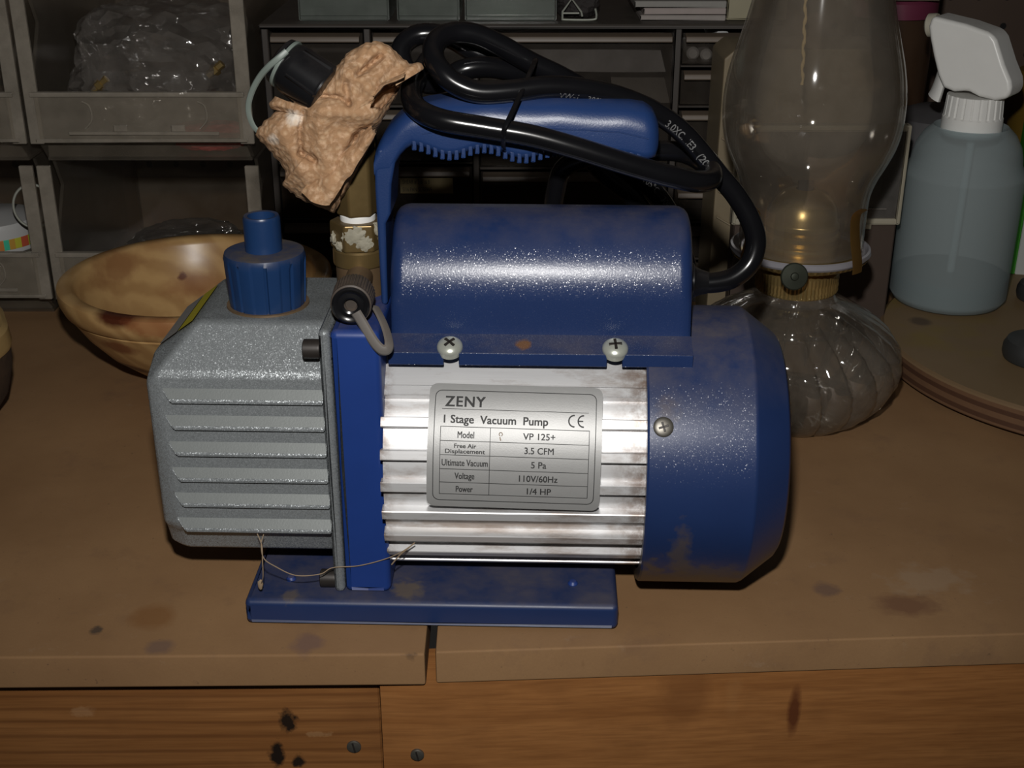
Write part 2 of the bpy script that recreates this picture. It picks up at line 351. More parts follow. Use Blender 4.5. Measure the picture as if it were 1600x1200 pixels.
apR = prism([(JX + .0003, aR + .0005), (R0.x, aR), ext(Vector((R0.x, aR, 0)), Vector((R1.x, R1.y + .0012, 0)), .95), (.95, .1), (JX + .0003, aR + .022)], -.42, -T - .0004, 'z', 0)
aprb = ob('apron_board', apR, pine('pine_apron_b', kR, 1.0), bench)
def slot_screw(px, py, Y, r):
    c = W(px, py, Y - .0006); bm = lathe([(0, .0006), (r * .8, .0006), (r, .0002), (r, -.002), (0, -.002)], 24, axis_to(c, (0, -1, 0)))
    s = ob('screw', bm, M['grey_screw'], bench)
    return ob('screw_slot', box(-r * .12, r * .12, -r * .8, r * .8, .0005, .0008, mtx=axis_to(c, (0, -1, 0)) @ Matrix.Rotation(.2, 4, 'Z')), M['steel_dark'], s)
slot_screw(553, 1167, aL, .0031); slot_screw(652, 1180, aR, .0029)

# ------------------------------------------------------------------ the pump
pump = empty('vacuum_pump', 'blue and silver vacuum pump with a black cord coiled on its handle', 'vacuum pump', (0, 0, 0), -PA)
def part(name, bm, mat, parent=None, sharp=35, label=None, kind=None):
    o = ob(name, bm, mat, parent or pump, sharp)
    if label: o['label'] = label
    if kind: o['kind'] = kind
    return o
AY, AZ = .052, .0645                                  # motor axis, parallel to x
def cyl(r, e): return (AY - r * math.cos(R(e)), AZ + r * math.sin(R(e)))
BX0, BX1 = -.113, .0445
base = part('base', box(BX0, BX1, .0015, .100, 0.0008, .0128, .0026, 4), M['blue_base'], label='flat blue base')
for px, py in ((455, 905), (895, 912)):
    c = G(px, py, .0128); c = ROT @ c
    part('rivet', lathe([(0, .0016), (.0014, .0014), (.0022, .0004), (.0022, -.001), (0, -.001)], 16, Matrix.Translation((c.x, c.y, .0128))), M['blue_plate'], base)
for x in (BX0 + .012, BX1 - .012):
    for y in (.012, .088): part('rubber_foot', box(x - .008, x + .008, y - .005, y + .005, 0, .0015), M['black'], base)
PX0, PX1 = -.0713, -.0517
part('end_plate', box(PX0, PX1, .009, .095, .0125, .132, .0030, 4), M['blue_plate'], label='bright blue upright plate')
part('casing_flange', box(-.0758, PX0 + .0002, .0085, .0955, .0125, .1325, .0024, 3), M['silver'], label='silver flange edge')
# oil casing
def casing():
    full = [(.085, .128), (.030, .128), (.0125, .1115), (.0125, .0415), (.0165, .0370), (.0205, .0262), (.030, .0255), (.085, .0255)]
    end = [(.080, .1140), (.0285, .1140), (.0150, .1065), (.0155, .0425), (.0185, .0385), (.0225, .0290), (.031, .028), (.080, .028)]
    bm = bmesh.new(); rings = []
    for x, pr in ((-.0757, full), (-.1285, full), (-.1478, end)): rings.append([bm.verts.new((x if i not in (3, 4, 5) else x, y, z)) for i, (y, z) in enumerate(pr)])
    # the lower part of the end leans in
    for i in (3, 4, 5, 6, 7): rings[1][i].co.x = -.141
    for i in (2,): rings[1][i].co.x = -.1440
    for A, B in zip(rings, rings[1:]):
        for i in range(8): bm.faces.new((A[i], A[(i+1) % 8], B[(i+1) % 8], B[i]))
    bm.faces.new(rings[0]); bm.faces.new(rings[-1]); bmesh.ops.recalc_face_normals(bm, faces=bm.faces)
    ed = [e for e in bm.edges if e.calc_face_angle(0) > .12 and not all(abs(v.co.x + .0757) < 1e-5 for v in e.verts)]
    bmesh.ops.bevel(bm, geom=ed, offset=.0026, segments=4, affect='EDGES', profile=.5, clamp_overlap=True)
    return bm
cas = part('oil_casing', casing(), M['silver'], sharp=60, label='silver hammered-paint oil casing')
for k in range(6):
    zt = .1058 - k * .01185; xl = -.1415
    y0 = .0130; xr = -.0757
    bm = bmesh.new()
    prof = [(y0, zt), (y0 - .0030, zt - .0044), (y0 - .0031, zt - .0056), (y0 - .0020, zt - .0066), (y0, zt - .0068)]
    A = [bm.verts.new((xr, y, z)) for y, z in prof]
    B = [bm.verts.new((xl + o, y, z)) for (y, z), o in zip(prof, (0, .0042, .0046, .0046, .0046))]
    for i in range(4): bm.faces.new((A[i], A[i+1], B[i+1], B[i]))
    bm.faces.new(B); bm.faces.new(A); bm.faces.new((A[4], A[0], B[0], B[4]))
    bmesh.ops.recalc_face_normals(bm, faces=bm.faces)
    bmesh.ops.bevel(bm, geom=[e for e in bm.edges if e.calc_face_angle(0) > .3 and min(v.co.y for v in e.verts) < y0 - .001], offset=.0004, segments=2, affect='EDGES')
    part('cooling_rib', bm, M['silver'], cas)
    fv = [(xl + .0012, zt - .0002), (xr, zt - .0002), (xr, zt - .0040), (xl + .0040, zt - .0040)]
    bm = bmesh.new(); bm.faces.new([bm.verts.new((x, y0 - (zt - z) * .0030 / .0044 - .00025, z)) for x, z in fv])
    part('rib_face', bm, M['silver_plain'], cas)
# yellow sticker on the sloping end of the casing
def slope(u, v):   # u along y (0..1), v down the slope
    a = Vector((-.1300, .030 + .044 * u, .1270)); b = Vector((-.1452, .030 + .044 * u, .1160)); p = a.lerp(b, v); return p + Vector((-.0004, 0, .0007))
bm = grid(lambda u, v: slope(u, v * .42), 6, 3); part('warning_sticker', bm, M['yellow'], cas, label='yellow sticker')
bm = grid(lambda u, v: slope(u, .46 + v * .5), 6, 3); part('sticker_border', bm, M['sticker_grey'], cas)
# oil cap
CX, CY = -.1035, .050
def fl8(a, z, r):
    k = (a * 9 / math.pi) % 2
    if not (.1282 < z < .1470): return r
    return r - (.0011 if k < .16 else (.0005 if k > 1.1 else 0))
cap = part('oil_cap', lathe([(0, .1278), (.0155, .1278), (.0158, .130), (.0168, .1465), (.0168, .1490), (.0162, .1510), (.0145, .1516), (.0076, .1516)], 192, Matrix.Translation((CX, CY, 0)), flute=fl8), M['blue_plastic'], label='ribbed blue filler cap with brown dust')
part('cap_neck', lathe([(.0076, .1512), (.0076, .1650), (.0070, .1662), (.0056, .1660), (.0054, .1560), (0, .1555)], 40, Matrix.Translation((CX, CY, 0))), M['blue_plastic'], cap)
part('gasket', lathe([(.0150, .1275), (.0172, .1275), (.0170, .1287), (.0150, .1287)], 48, Matrix.Translation((CX, CY, 0))), M['brass_dull'], cap)
# black bolts in the flange
for px, py, yy in ((487, 545, .012), (508, 903, .014)):
    p = P(px + 10, py, yy)
    part('bolt_head', lathe([(0, 0), (.0036, 0), (.0039, .0008), (.0039, .0064), (.0032, .0068), (.0022, .0066), (.0020, .0035), (0, .0035)], 24, axis_to((-.0755, p.y, p.z), (-1, 0, 0))), M['steel_dark'])
# motor housing
MX0, MX1 = -.0520, .0545
prof = [cyl(.0490, e) for e in range(-180, 180, 6)]
hous = part('motor_housing', prism(prof, MX0, MX1, 'x'), M['alu'], label='bright aluminium motor housing with dusty fins')
fin0 = None
for k in range(25):
    e = 48.2 - k * 14.4
    if 52 < (e % 360) < 120: continue
    if fin0 is None:
        pts = [(.0484, -2.5), (.0528, -2.3), (.0531, -1.9), (.0531, 1.9), (.0528, 2.3), (.0484, 2.5)]
        bm = prism([(-r * math.cos(R(a)), r * math.sin(R(a))) for r, a in pts], MX0 - .0006, MX1, 'x')
        fin0 = part('cooling_fin', bm, M['alu'], hous); o = fin0
    else:
        o = fin0.copy(); COL.objects.link(o); o.parent = hous
    o.location = (0, AY, AZ); o.rotation_euler = (-R(e), 0, 0)
    if k == 0: e0 = e
# mounting pad
pd = [cyl(.0485, 50.5), cyl(.0531, 50.8), cyl(.0548, 62), cyl(.056, 70), cyl(.0485, 74)]
part('mounting_pad', prism(pd, MX0, MX1, 'x', .0003, 1), M['alu'], hous)
# nameplate bent round the fins
RL = .0536; LH = .0505; LW = .0690; LE = 23.4; LXC = .0008; LROT = R(-1.15)
def lab(u, v, lift=0):                                # u across, v up, in metres from the plate's centre
    x = u * math.cos(LROT) - v * math.sin(LROT); y = u * math.sin(LROT) + v * math.cos(LROT)
    yy, zz = cyl(RL + lift, LE + math.degrees(y / RL)); return (LXC + x, yy, zz)
def rrect(hw, hh, r, n=5):
    o = []
    for cx, cy, a0 in ((hw-r, hh-r, 0), (-hw+r, hh-r, 90), (-hw+r, -hh+r, 180), (hw-r, -hh+r, 270)):
        for k in range(n+1): a = R(a0 + 90*k/n); o.append((cx + r*math.cos(a), cy + r*math.sin(a)))
    return o
def plate():
    bm = bmesh.new(); n = 28; hw, hh, r = LW/2, LH/2, .0032; rows = []
    for j in range(n+1):
        # rows crowd at the rounded corners
        t = j / n; v = -hh + 2*hh*(.5 - .5*math.cos(math.pi*t)); d = max(0, abs(v) - (hh - r)); w_ = hw - r + math.sqrt(max(0, r*r - d*d))
        rows.append((v, w_))
    for lift in (0, .0006):
        vs = [[bm.verts.new(lab(w_ * s, v, lift)) for s in (-1, -.5, 0, .5, 1)] for v, w_ in rows]
        for j in range(n):
            for i in range(4): bm.faces.new((vs[j][i], vs[j][i+1], vs[j+1][i+1], vs[j+1][i]))
        if lift == 0: v0 = vs
    for j in range(n):
        for i in (0, 4): bm.faces.new((v0[j][i], v0[j+1][i], vs[j+1][i], vs[j][i]))
    for i in range(4):
        for j in (0, n): bm.faces.new((v0[j][i], v0[j][i+1], vs[j][i+1], vs[j][i]))
    return bm
npl = part('nameplate', plate(), M['plate_metal'], label='silver nameplate with black lettering')
INK = .00075
# label units: the crop's label rectangle, 0..1000 wide, 0..690 high from the top left
def LU(x, y): return ((x / 970 - .5) * LW, (.5 - y / 672) * LH)
def strip(bm, pts, wd):
    """a printed line through label-unit points"""
    for (x0, y0), (x1, y1) in zip(pts, pts[1:]):
        a, b = Vector(LU(x0, y0)), Vector(LU(x1, y1)); n = max(1, int((b - a).length / .002)); t = (b - a).normalized(); q = Vector((-t.y, t.x)) * wd / 2
        a -= t * wd * .3; b += t * wd * .3
        L = [(a.lerp(b, k/n)) for k in range(n+1)]
        A = [bm.verts.new(lab(*(p + q), INK)) for p in L]; B = [bm.verts.new(lab(*(p - q), INK)) for p in L]
        for k in range(n): bm.faces.new((A[k], A[k+1], B[k+1], B[k]))
bm = bmesh.new()
o_ = rrect(.5 * LW * 900/970, .5 * LH * 592/672, .0026)
o_ = [((u / LW + .5) * 970, (.5 - v / LH) * 672) for u, v in o_]
strip(bm, o_ + o_[:1], .00030)
strip(bm, [(75, 142), (893, 142)], .00022)
tx0, tx1, tm = 72, 900, 350
for y in (236, 310, 384, 458, 530, 596): strip(bm, [(tx0, y), (tx1, y)], .00024)
for x in (tx0, tm, tx1): strip(bm, [(x, 236), (x, 596)], .00024)
part('printed_lines', bm, M['ink'], npl)
def put(s, x, y, h, wpx=None, align='CENTER', bold=0):
    """one line of lettering, baseline at label unit y, cap height h label units, squeezed to wpx"""
    size = h / 672 * LH / .70; vs, fs = text_mesh(s, size, 1, 'LEFT', bold * size)
    x0 = min(v[0] for v in vs); x1 = max(v[0] for v in vs); k = (wpx / 970 * LW) / (x1 - x0) if wpx else 1
    u0, v0 = LU(x, y); wd = (x1 - x0) * k; off = {'CENTER': -wd/2, 'LEFT': 0}[align]
    bm = bmesh.new(); hv = .00015 if h > 50 else (.00011 if h > 40 else .00006)
    for dx in (-hv, 0, hv):
        for dy in (-hv * .6, hv * .6): put_flat(bm, vs, fs, lambda a, b: lab(u0 + off + (a - x0) * k + dx, v0 + b + dy, INK + dx * .1 + dy * .1))
    return bm
for s, x, y, h, wp, al, bo in (
        ('ZENY', 92, 128, 56, 222, 'LEFT', .0000), ('1 Stage  Vacuum  Pump', 88, 216, 42, 580, 'LEFT', .00002),
        ('Model', 214, 294, 35, 92, 'CENTER', 0), ('Free Air', 212, 346, 22, 122, 'CENTER', 0), ('Displacement', 212, 374, 22, 222, 'CENTER', 0),
        ('Ultimate Vacuum', 212, 440, 34, 256, 'CENTER', 0), ('Voltage', 212, 510, 34, 110, 'CENTER', 0), ('Power', 212, 582, 33, 94, 'CENTER', 0),
        ('VP 125+', 622, 292, 34, 178, 'CENTER', 0), ('3.5 CFM', 624, 366, 34, 162, 'CENTER', 0), ('5 Pa', 624, 440, 34, 84, 'CENTER', 0),
        ('110V/60Hz', 624, 514, 34, 214, 'CENTER', 0), ('1/4 HP', 630, 584, 34, 134, 'CENTER', 0)):
    bm = put(s, x, y, h, wp, al)
    part('lettering', bm, M['ink'], npl)
bm = bmesh.new()
def arcpts(cx, cy, r, a0, a1): return [(cx + r*math.cos(R(a)), cy - r*math.sin(R(a))) for a in range(a0, a1 + 1, 10)]
strip(bm, arcpts(814, 187, 30, 90, 270), .00055); strip(bm, arcpts(866, 187, 30, 90, 270), .00055); strip(bm, [(838, 187), (862, 187)], .0005)
part('mark_emblem', bm, M['ink'], npl)
bm = bmesh.new(); strip(bm, arcpts(408, 268, 9, -60, 250), .0003); strip(bm, [(404, 284), (408, 300)], .0004)
part('worn_mark', bm, M['brass_dull'], npl)
# fan cover
FX = Matrix.Translation((0, AY, AZ)) @ Matrix.Rotation(R(90), 4, 'Y')
fan = part('fan_cover', lathe([(.0545, .0530), (.0594, .0530), (.0600, .0538), (.0600, .0950), (.0594, .0966), (.0492, .1098), (.0470, .1112), (.030, .1120), (0, .1120)], 128, FX), M['blue_fan'], sharp=30, label='blue fan cover with dusty lower edge')
for k in range(7):                                     # air slots in the end
    a = k * 2 * math.pi / 7; bm = box(-.0035, .0035, -.012, .012, -.0004, .0004, .0003, 1)
    bmesh.ops.transform(bm, matrix=Matrix.Translation((.1121, AY + .028 * math.cos(a), AZ + .028 * math.sin(a))) @ Matrix.Rotation(a + R(90), 4, 'X') @ Matrix.Rotation(R(90), 4, 'Y'), verts=bm.verts)
    part('air_slot', bm, M['black'], fan)
def phillips(loc, d, r, h, mat, parent, cross=True, spin=.3):
    mx = axis_to(loc, d) @ Matrix.Rotation(spin, 4, 'Z')
    pr = [(r, -.002), (r, .0001)] + [(r * math.cos(R(a)), h * math.sin(R(a))) for a in range(10, 81, 10)] + [(0, h)]
    s = part('screw', lathe(pr, 32, mx), mat, parent)
    if cross:
        for a in (0, 90): part('screw_recess', box(-r*.5, r*.5, -r*.11, r*.11, h*.70, h + .00015, .0001, 1, mtx=mx @ Matrix.Rotation(R(a), 4, 'Z')), M['steel_dark'], s)
    return s
e = 32.2; yy, zz = cyl(.0600, e); sx = P(1037, 661, yy).x
phillips((sx, yy, zz), (0, -math.cos(R(e)), math.sin(R(e))), .0040, .0009, M['grey_screw'], fan)
# capacitor box
BXA, BXB = -.0500, .0712
fy, ly = .0300, .0185
def boxprof():
    o = [(fy, .1232)]
    top = .1672; rf = .030
    for a in range(0, 91, 9): o.append((fy + rf - rf*math.cos(R(a)), top - rf + rf*math.sin(R(a))))
    r = .026
    for a in range(90, -1, -9): o.append((.088 - r + r*math.cos(R(a)), top - r + r*math.sin(R(a))))
    o += [(.088, .1232)]; return o
def cbox():
    pr = boxprof(); bm = bmesh.new(); rings = []
    cy_, cz_ = .059, .1232
    xs = [(BXA, .0052), (BXA + .0006, .0030), (BXA + .0018, .0014), (BXA + .0036, .0004), (BXA + .0056, 0), (BXB - .0056, 0), (BXB - .0036, .0004), (BXB - .0018, .0014), (BXB - .0006, .0030), (BXB, .0052)]
    for x, i_ in xs:
        ring = []
        for y, z in pr:
            k = i_ * .9
            yy = y + (k if y < cy_ else -k) * min(1, abs(y - cy_) / .025); zz = z - k * min(1, max(0, (z - .1300)) / .03)
            if z < .1301: yy = y
            ring.append(bm.verts.new((x, yy, zz)))
        rings.append(ring)
    for A, B in zip(rings, rings[1:]):
        for i in range(len(pr) - 1): bm.faces.new((A[i], A[i+1], B[i+1], B[i]))
        bm.faces.new((A[-1], A[0], B[0], B[-1]))
    bm.faces.new(rings[0]); bm.faces.new(rings[-1]); return bm
cbx = part('capacitor_box', cbox(), M['blue_box'], sharp=50, label='blue textured capacitor box on top of the motor')
def flange(x0, x1, y_, z_, yl, zl, zb, n=1):
    bm = bmesh.new(); th = .0012
    pr = [(y_ + .002, z_ + .0002), (y_, z_), (yl + .0008, zl + .0002), (yl, zl - .0006), (yl, zb), (yl + th, zb), (yl + th, zl - .0012), (y_, z_ - th), (y_ + .002, z_ - th)]
    return prism(pr, x0, x1, 'x')
gaps = [P(705, 570, ly).x, P(960, 570, ly).x]
part('box_flange', flange(BXA, BXB, fy, .1232, ly + .0004, .1196, .1190), M['blue_box'], cbx)
xs = [BXA] + [v for g in gaps for v in (g - .0030, g + .0030)] + [BXB]
for a, b in zip(xs[::2], xs[1::2]):
    part('flange_lip', box(a, b, ly, ly + .0012, .1142, .1196, .0004, 2), M['blue_box'], cbx)
bm = flange(.038, .060, .088, .1232, .0, 0, 0) if False else box(BXA, BXB, .0878, .1000, .1180, .1196, .0004, 1)
part('box_flange', bm, M['blue_box'], cbx)
for px, py in ((703, 549), (961, 552)):
    p = P(px, py, .0215)
    phillips((p.x, .0215, .1210), (0, -.42, .9), .0052, .0030, M['steel'], cbx, spin=.8 if px < 800 else .1)
# handle
hy0, hy1 = .0395, .0675; HYC = (hy0 + hy1) / 2
def lerp_pts(pts, x):
    for (x0, v0), (x1, v1) in zip(pts, pts[1:]):
        if x <= x1: return v0 + (v1 - v0) * max(0, (x - x0)) / (x1 - x0)
    return pts[-1][1]
HTOP = [(-.056, .190), (-.054, .1965), (-.050, .2035), (-.044, .2090), (-.036, .2128), (-.024, .2150), (.0, .2156), (.030, .2146), (.044, .2138), (.050, .2126), (.0535, .2100), (.0553, .2062), (.0560, .2010)]
def hbot(x):
    if x < -.040: return lerp_pts([(-.056, .1850), (-.049, .1860), (-.0455, .1925), (-.042, .1962), (-.040, .1972)], x)
    if x > .044: return lerp_pts([(.044, .1935), (.050, .1922), (.0545, .1925), (.056, .1960)], x)
    return .1972 - .0030 * (x + .040) / .084 - .0017 * (1 - math.cos((x + .040) / .0285 * 2 * math.pi)) * (1 if x < .018 else .55)
def grip():
    bm = bmesh.new(); rings = []; xs = [-.0552, -.0545, -.053, -.051, -.049, -.047, -.045, -.0425] + [-.040 + .0028 * i for i in range(31)] + [.0472, .0495, .0515, .0532, .0545, .0553, .0558]
    for x in xs:
        zt, zb = lerp_pts(HTOP, x), hbot(x); hw = (hy1 - hy0) / 2; rt = min(.0105, (zt - zb) * .48); rb = min(.0035, (zt - zb) * .3)
        endk = 1 - .35 * max(0, (x - .050) / .0058) ** 3; hw *= endk; rt = min(rt, hw * .9)
        pr = []
        for k in range(7): t = R(90 * k / 6); pr.append((-hw + rt - rt * math.cos(t), zt - rt + rt * math.sin(t)))
        for k in range(7): t = R(90 * k / 6); pr.append((hw - rt + rt * math.sin(t), zt - rt + rt * math.cos(t)))
        for k in range(4): t = R(90 * k / 3); pr.append((hw - rb + rb * math.cos(t), zb + rb - rb * math.sin(t)))
        for k in range(4): t = R(90 * k / 3); pr.append((-hw + rb - rb * math.sin(t), zb + rb - rb * math.cos(t)))
        rings.append([bm.verts.new((x, HYC + y, z)) for y, z in pr])
    for A, B in zip(rings, rings[1:]):
        for i in range(len(A)): bm.faces.new((A[i], A[(i+1) % len(A)], B[(i+1) % len(A)], B[i]))
    bm.faces.new(rings[0]); bm.faces.new(rings[-1]); return bm
bm = grip()
prism([(-.0546, .1315), (-.0550, .165), (-.0552, .180), (-.0550, .1905), (-.0535, .196), (-.0440, .1975), (-.0468, .1905), (-.0486, .1820), (-.0494, .1700), (-.0515, .1660), (-.0520, .1315)], hy0 + .0002, hy1 - .0002, 'y', .0013, 3, into=bm)
han = part('handle', bm, M['handle_blue'], sharp=50, label='blue carrying handle with ribbed grip')
for i in range(33):                                    # ribs under the grip
    x = -.0392 + i * .00272
    zb = hbot(x) - .0016
    part('grip_rib', box(x - .00100, x + .00100, hy0 + .0003, hy1 - .0003, zb, zb + .0042, .0005, 2), M['handle_blue'], han)
bm = tube([Vector((x, hy0 - .0001, lerp_pts(HTOP, x) - .0105)) for x in (-.036, -.02, 0, .02, .04, .0515)], .00028, 6); part('mould_seam', bm, M['handle_blue'], han)
# brass inlet
BXc, BYc = -.0648, .0550
bz = Matrix.Translation((BXc, BYc, 0))
inl = part('inlet_body', lathe([(0, .1315), (.0098, .1315), (.0100, .1325), (.0100, .1452), (0, .1452)], 40, bz), M['brass_dull'], label='brown dusty brass inlet body')
part('brass_ring', lathe([(0, .1450), (.0108, .1450), (.0110, .1456), (.0110, .1512), (.0104, .1520), (0, .1520)], 48, bz), M['brass'], inl)
hexp = lambda r, rot=0: [(BXc + r*math.cos(R(60*k + rot)), BYc + r*math.sin(R(60*k + rot))) for k in range(6)]
part('hex_nut', prism(hexp(.0118, 8), .1520, .1634, 'z', .0009, 2), M['brass'], inl)
def putty_bm():
    bm = bmesh.new()
    for c, s in (((BXc - .0005, BYc - .0101, .1592), (.0046, .0012, .0034)), ((BXc + .0030, BYc - .0096, .1560), (.0034, .0012, .0030)), ((BXc + .0098, BYc - .003, .159), (.0016, .0042, .0046)), ((BXc + .0085, BYc - .0062, .1612), (.0022, .0024, .0024)), ((BXc - .0095, BYc - .0036, .1565), (.0014, .0030, .0026)), ((BXc - .0062, BYc - .0085, .1545), (.0020, .0012, .0020))):
        b2 = bmesh.new(); bmesh.ops.create_icosphere(b2, subdivisions=4, radius=1)
        for v in b2.verts:
            n_ = 1 + .55 * noise.noise(v.co * 3.1 + Vector(c) * 300); v.co = Vector((c[0] + v.co.x * s[0] * n_, c[1] + v.co.y * s[1], c[2] + v.co.z * s[2] * n_))
        merge(bm, b2)
    return bm
part('sealant_crust', putty_bm(), M['putty'], inl, label='crust of pale dried sealant')
part('tape_ring', lathe([(.0052, .1632), (.0071, .1632), (.0073, .1638), (.0073, .1656), (.0070, .1660), (.0052, .1660)], 40, bz), M['ptfe'], inl, label='white sealing tape ring')
bm = prism(hexp(.0088, 16), .1658, .2030, 'z', .0012, 3); part('hex_stem', bm, M['brass'], inl, label='tall brass hexagonal stem')
part('stem_elbow', tube(spline([(BXc, BYc, .200), (BXc - .001, BYc - .001, .208), P(540, 150, .047), P(490, 115, .046)], 8), .0062, 16), M['brass'], inl)
# side port with knurled black cap and strap
pf = P(548, 477, .0135); pb = Vector((BXc + .0005, BYc, .1412)); pdx = (pf - pb).normalized()
part('side_port', lathe([(.0055, 0), (.0055, .032), (0, .032)], 32, axis_to(pb, pdx)), M['brass_dull'], inl)
ln = (pf - pb).length
knf = lambda a, z, r: r * (1 + .018 * (1 if (a * 40 / math.pi) % 2 < 1 else -1)) if r > .0075 and z < .0112 else r
pc = part('port_cap', lathe([(0, 0), (.0080, 0), (.0082, .0006), (.0079, .0110), (.0079, .0116), (.0081, .0122), (.0080, .0132), (.0070, .0138), (.0066, .0138), (.0062, .0128), (.0025, .0128), (.0022, .0120), (0, .0120)], 160, axis_to(pf - pdx * .0138, pdx), flute=knf), M['knurl'], inl, sharp=25, label='knurled black service-port cap')
part('cap_face', lathe([(.0026, 0), (.0066, -.0002), (.0074, -.0004), (.0074, .0005), (.0067, .0012), (.0058, .0010), (.0050, .0004), (.0034, .0007), (.0026, .0003)], 48, axis_to(pf, pdx), close=True), M['black_cap'], pc)
st = spline([P(556, 488, .0120), P(566, 504, .0112), P(579, 526, .0092), P(589, 540, .0078), P(598, 547, .0072), P(606, 545, .0078), P(608, 535, .010), P(603, 515, .016), P(594, 494, .022), P(586, 480, .027)], 8)
part('cap_strap', tube(st, .0021, 8, flat=.42, ref=Vector((0, 1, 0))), M['strap'], pc, label='grey rubber strap loop')
# black cap on the gauge end, with its pale tether
ca, cb = P(510, 144, .036), P(437, 93, .040); dd = (cb - ca).normalized(); cl = (cb - ca).length
def fcap(a, z, r):
    return r + (.0009 if (a * 5 / math.pi) % 2 < .16 and .001 < z < cl * .62 else 0)
gcap = part('gauge_port_cap', lathe([(0, 0), (.0088, 0), (.0102, .0005), (.0104, .0012), (.0101, .0022), (.0100, cl * .66), (.0096, cl * .78), (.0090, cl * .82), (.0090, cl * .90), (.0094, cl * .92), (.0090, cl * .99), (.0070, cl * 1.04), (0, cl * 1.05)], 120, axis_to(ca, dd), flute=fcap), M['black_cap'], inl, sharp=28, label='black ribbed plastic cap pointing up and left')
part('tether_collar', lathe([(.0090, cl * .835), (.0097, cl * .835), (.0099, cl * .86), (.0097, cl * .895), (.0090, cl * .895)], 48, axis_to(ca, dd)), M['tether'], gcap)
tp = spline([P(448, 80, .031), P(434, 92, .030), P(420, 104, .031), P(406, 120, .034), P(394, 142, .037), P(388, 165, .039), P(391, 186, .040), P(402, 204, .041), P(425, 215, .042)], 8)
part('tether_strap', tube(tp, .0012, 8, flat=.6, ref=Vector((0, 1, 0))), M['tether'], gcap, label='pale green cap tether')
# power cord
CR = .0043
sA = [(668, 96, .080), (654, 118, .070), (643, 140, .055), (650, 168, .040), (688, 187, .0325), (760, 200, .0318), (830, 212, .0318), (900, 231, .0320), (980, 256, .0335), (1050, 276, .037), (1092, 284, .043), (1112, 278, .052), (1104, 258, .064), (1066, 238, .076), (1000, 236, .083), (930, 242, .088), (882, 262, .092), (868, 300, .094), (863, 345, .096), (862, 420, .098)]
sB = [(1080, 440, .056), (1112, 442, .056), (1146, 434, .057), (1172, 411, .059), (1181, 377, .061), (1171, 341, .062), (1149, 304, .063), (1122, 272, .063), (1098, 242, .062), (1072, 212, .062), (1042, 187, .060), (1005, 166, .057), (955, 148, .054), (900, 138, .050), (850, 136, .047), (800, 142, .044), (750, 144, .042), (714, 132, .042), (690, 112, .044), (677, 88, .050), (682, 65, .057), (706, 52, .063), (742, 54, .066), (782, 71, .068), (830, 98, .070), (878, 121, .073), (915, 145, .080), (925, 190, .088), (918, 235, .094), (945, 272, .098), (985, 305, .100), (1012, 345, .101), (1020, 400, .101)]
sC = [(1075, 420, .104), (1052, 345, .104), (1022, 298, .103), (980, 262, .101), (935, 215, .098), (895, 160, .090), (855, 127, .081), (805, 112, .074), (760, 105, .070), (722, 110, .068), (690, 128, .070), (660, 128, .074), (632, 104, .078), (628, 74, .082), (655, 54, .086), (700, 58, .086), (745, 82, .084), (800, 96, .086), (860, 122, .090), (900, 150, .094)]
cord = None
paths = []
bm = bmesh.new()
for s in (sA, sB, sC):
    pth = spline([P(*q) for q in s], 9); paths.append(pth); tube(pth, CR, 16, into=bm)
cord = part('power_cord', bm, M['black'], sharp=60, label='thick black power cord in loose coils')
part('cord_grommet', lathe([(0, -.002), (.0072, -.002), (.0078, 0), (.0078, .0022), (.0064, .0032), (.0052, .006), (.0046, .0085), (0, .0085)], 32, axis_to((BXB, P(1085, 440, .056).y, P(1085, 440, .056).z), (1, 0, -.05))), M['black_cap'], cbx)
camL = ROT @ CAM
def cord_text(path, s, px, py, size, flip=False, off=0.0):
    """print wrapped on the cord, starting where it passes nearest to a place"""
    tgt = Vector((px, py))
    def pix(p):
        v = (ROT.inverted() @ p) - CAM; k = v.dot(FW); return Vector((800 + FPX * v.dot(RT) / k, 600 - FPX * v.dot(UP) / k))
    i0 = min(range(len(path)), key=lambda i: (pix(path[i]) - tgt).length)
    seq = path[i0:] if not flip else path[i0::-1]
    cum = [0]
    for a, b in zip(seq, seq[1:]): cum.append(cum[-1] + (b - a).length)
    vs, fs = text_mesh(s, size, .9, 'LEFT', size * .01); bm = bmesh.new()
    def fn(x, y):
        i = max(0, min(len(seq) - 2, next((k for k in range(len(cum) - 1) if cum[k+1] >= x), len(seq) - 2)))
        t = (x - cum[i]) / max(1e-9, cum[i+1] - cum[i]); p = seq[i].lerp(seq[i+1], t); T_ = (seq[i+1] - seq[i]).normalized()
        V = camL - p; V = (V - T_ * V.dot(T_)).normalized(); U = V.cross(T_)
        a = (y - size * .35 + off) / CR
        return p + (V * math.cos(a) + U * math.sin(a)) * (CR + .00012)
    put_flat(bm, vs, fs, fn); return part('cord_print', bm, M['grey_ink'], cord)
cord_text(paths[1], '3.0XC.  IE3.  (2000)', 1036, 186, .0042, flip=True, off=-.001)
cord_text(paths[2], '105\u00b0C   300V', 1002, 279, .0040, flip=True, off=.001)
cord_text(paths[1], 'VW-1   300V   3.0', 872, 137, .0038, flip=True, off=-.0036)
tie = spline([P(836, 94, .062), P(826, 118, .048), P(812, 150, .0385), P(798, 180, .030), P(788, 202, .0268), P(786, 222, .030), P(788, 234, .040), P(792, 228, .066), P(806, 180, .086), P(824, 120, .092), P(834, 96, .080)], 7, True)
part('cable_tie', tube(tie, .0011, 8, closed=True, flat=.6), M['black'], cord, label='thin black cable tie')

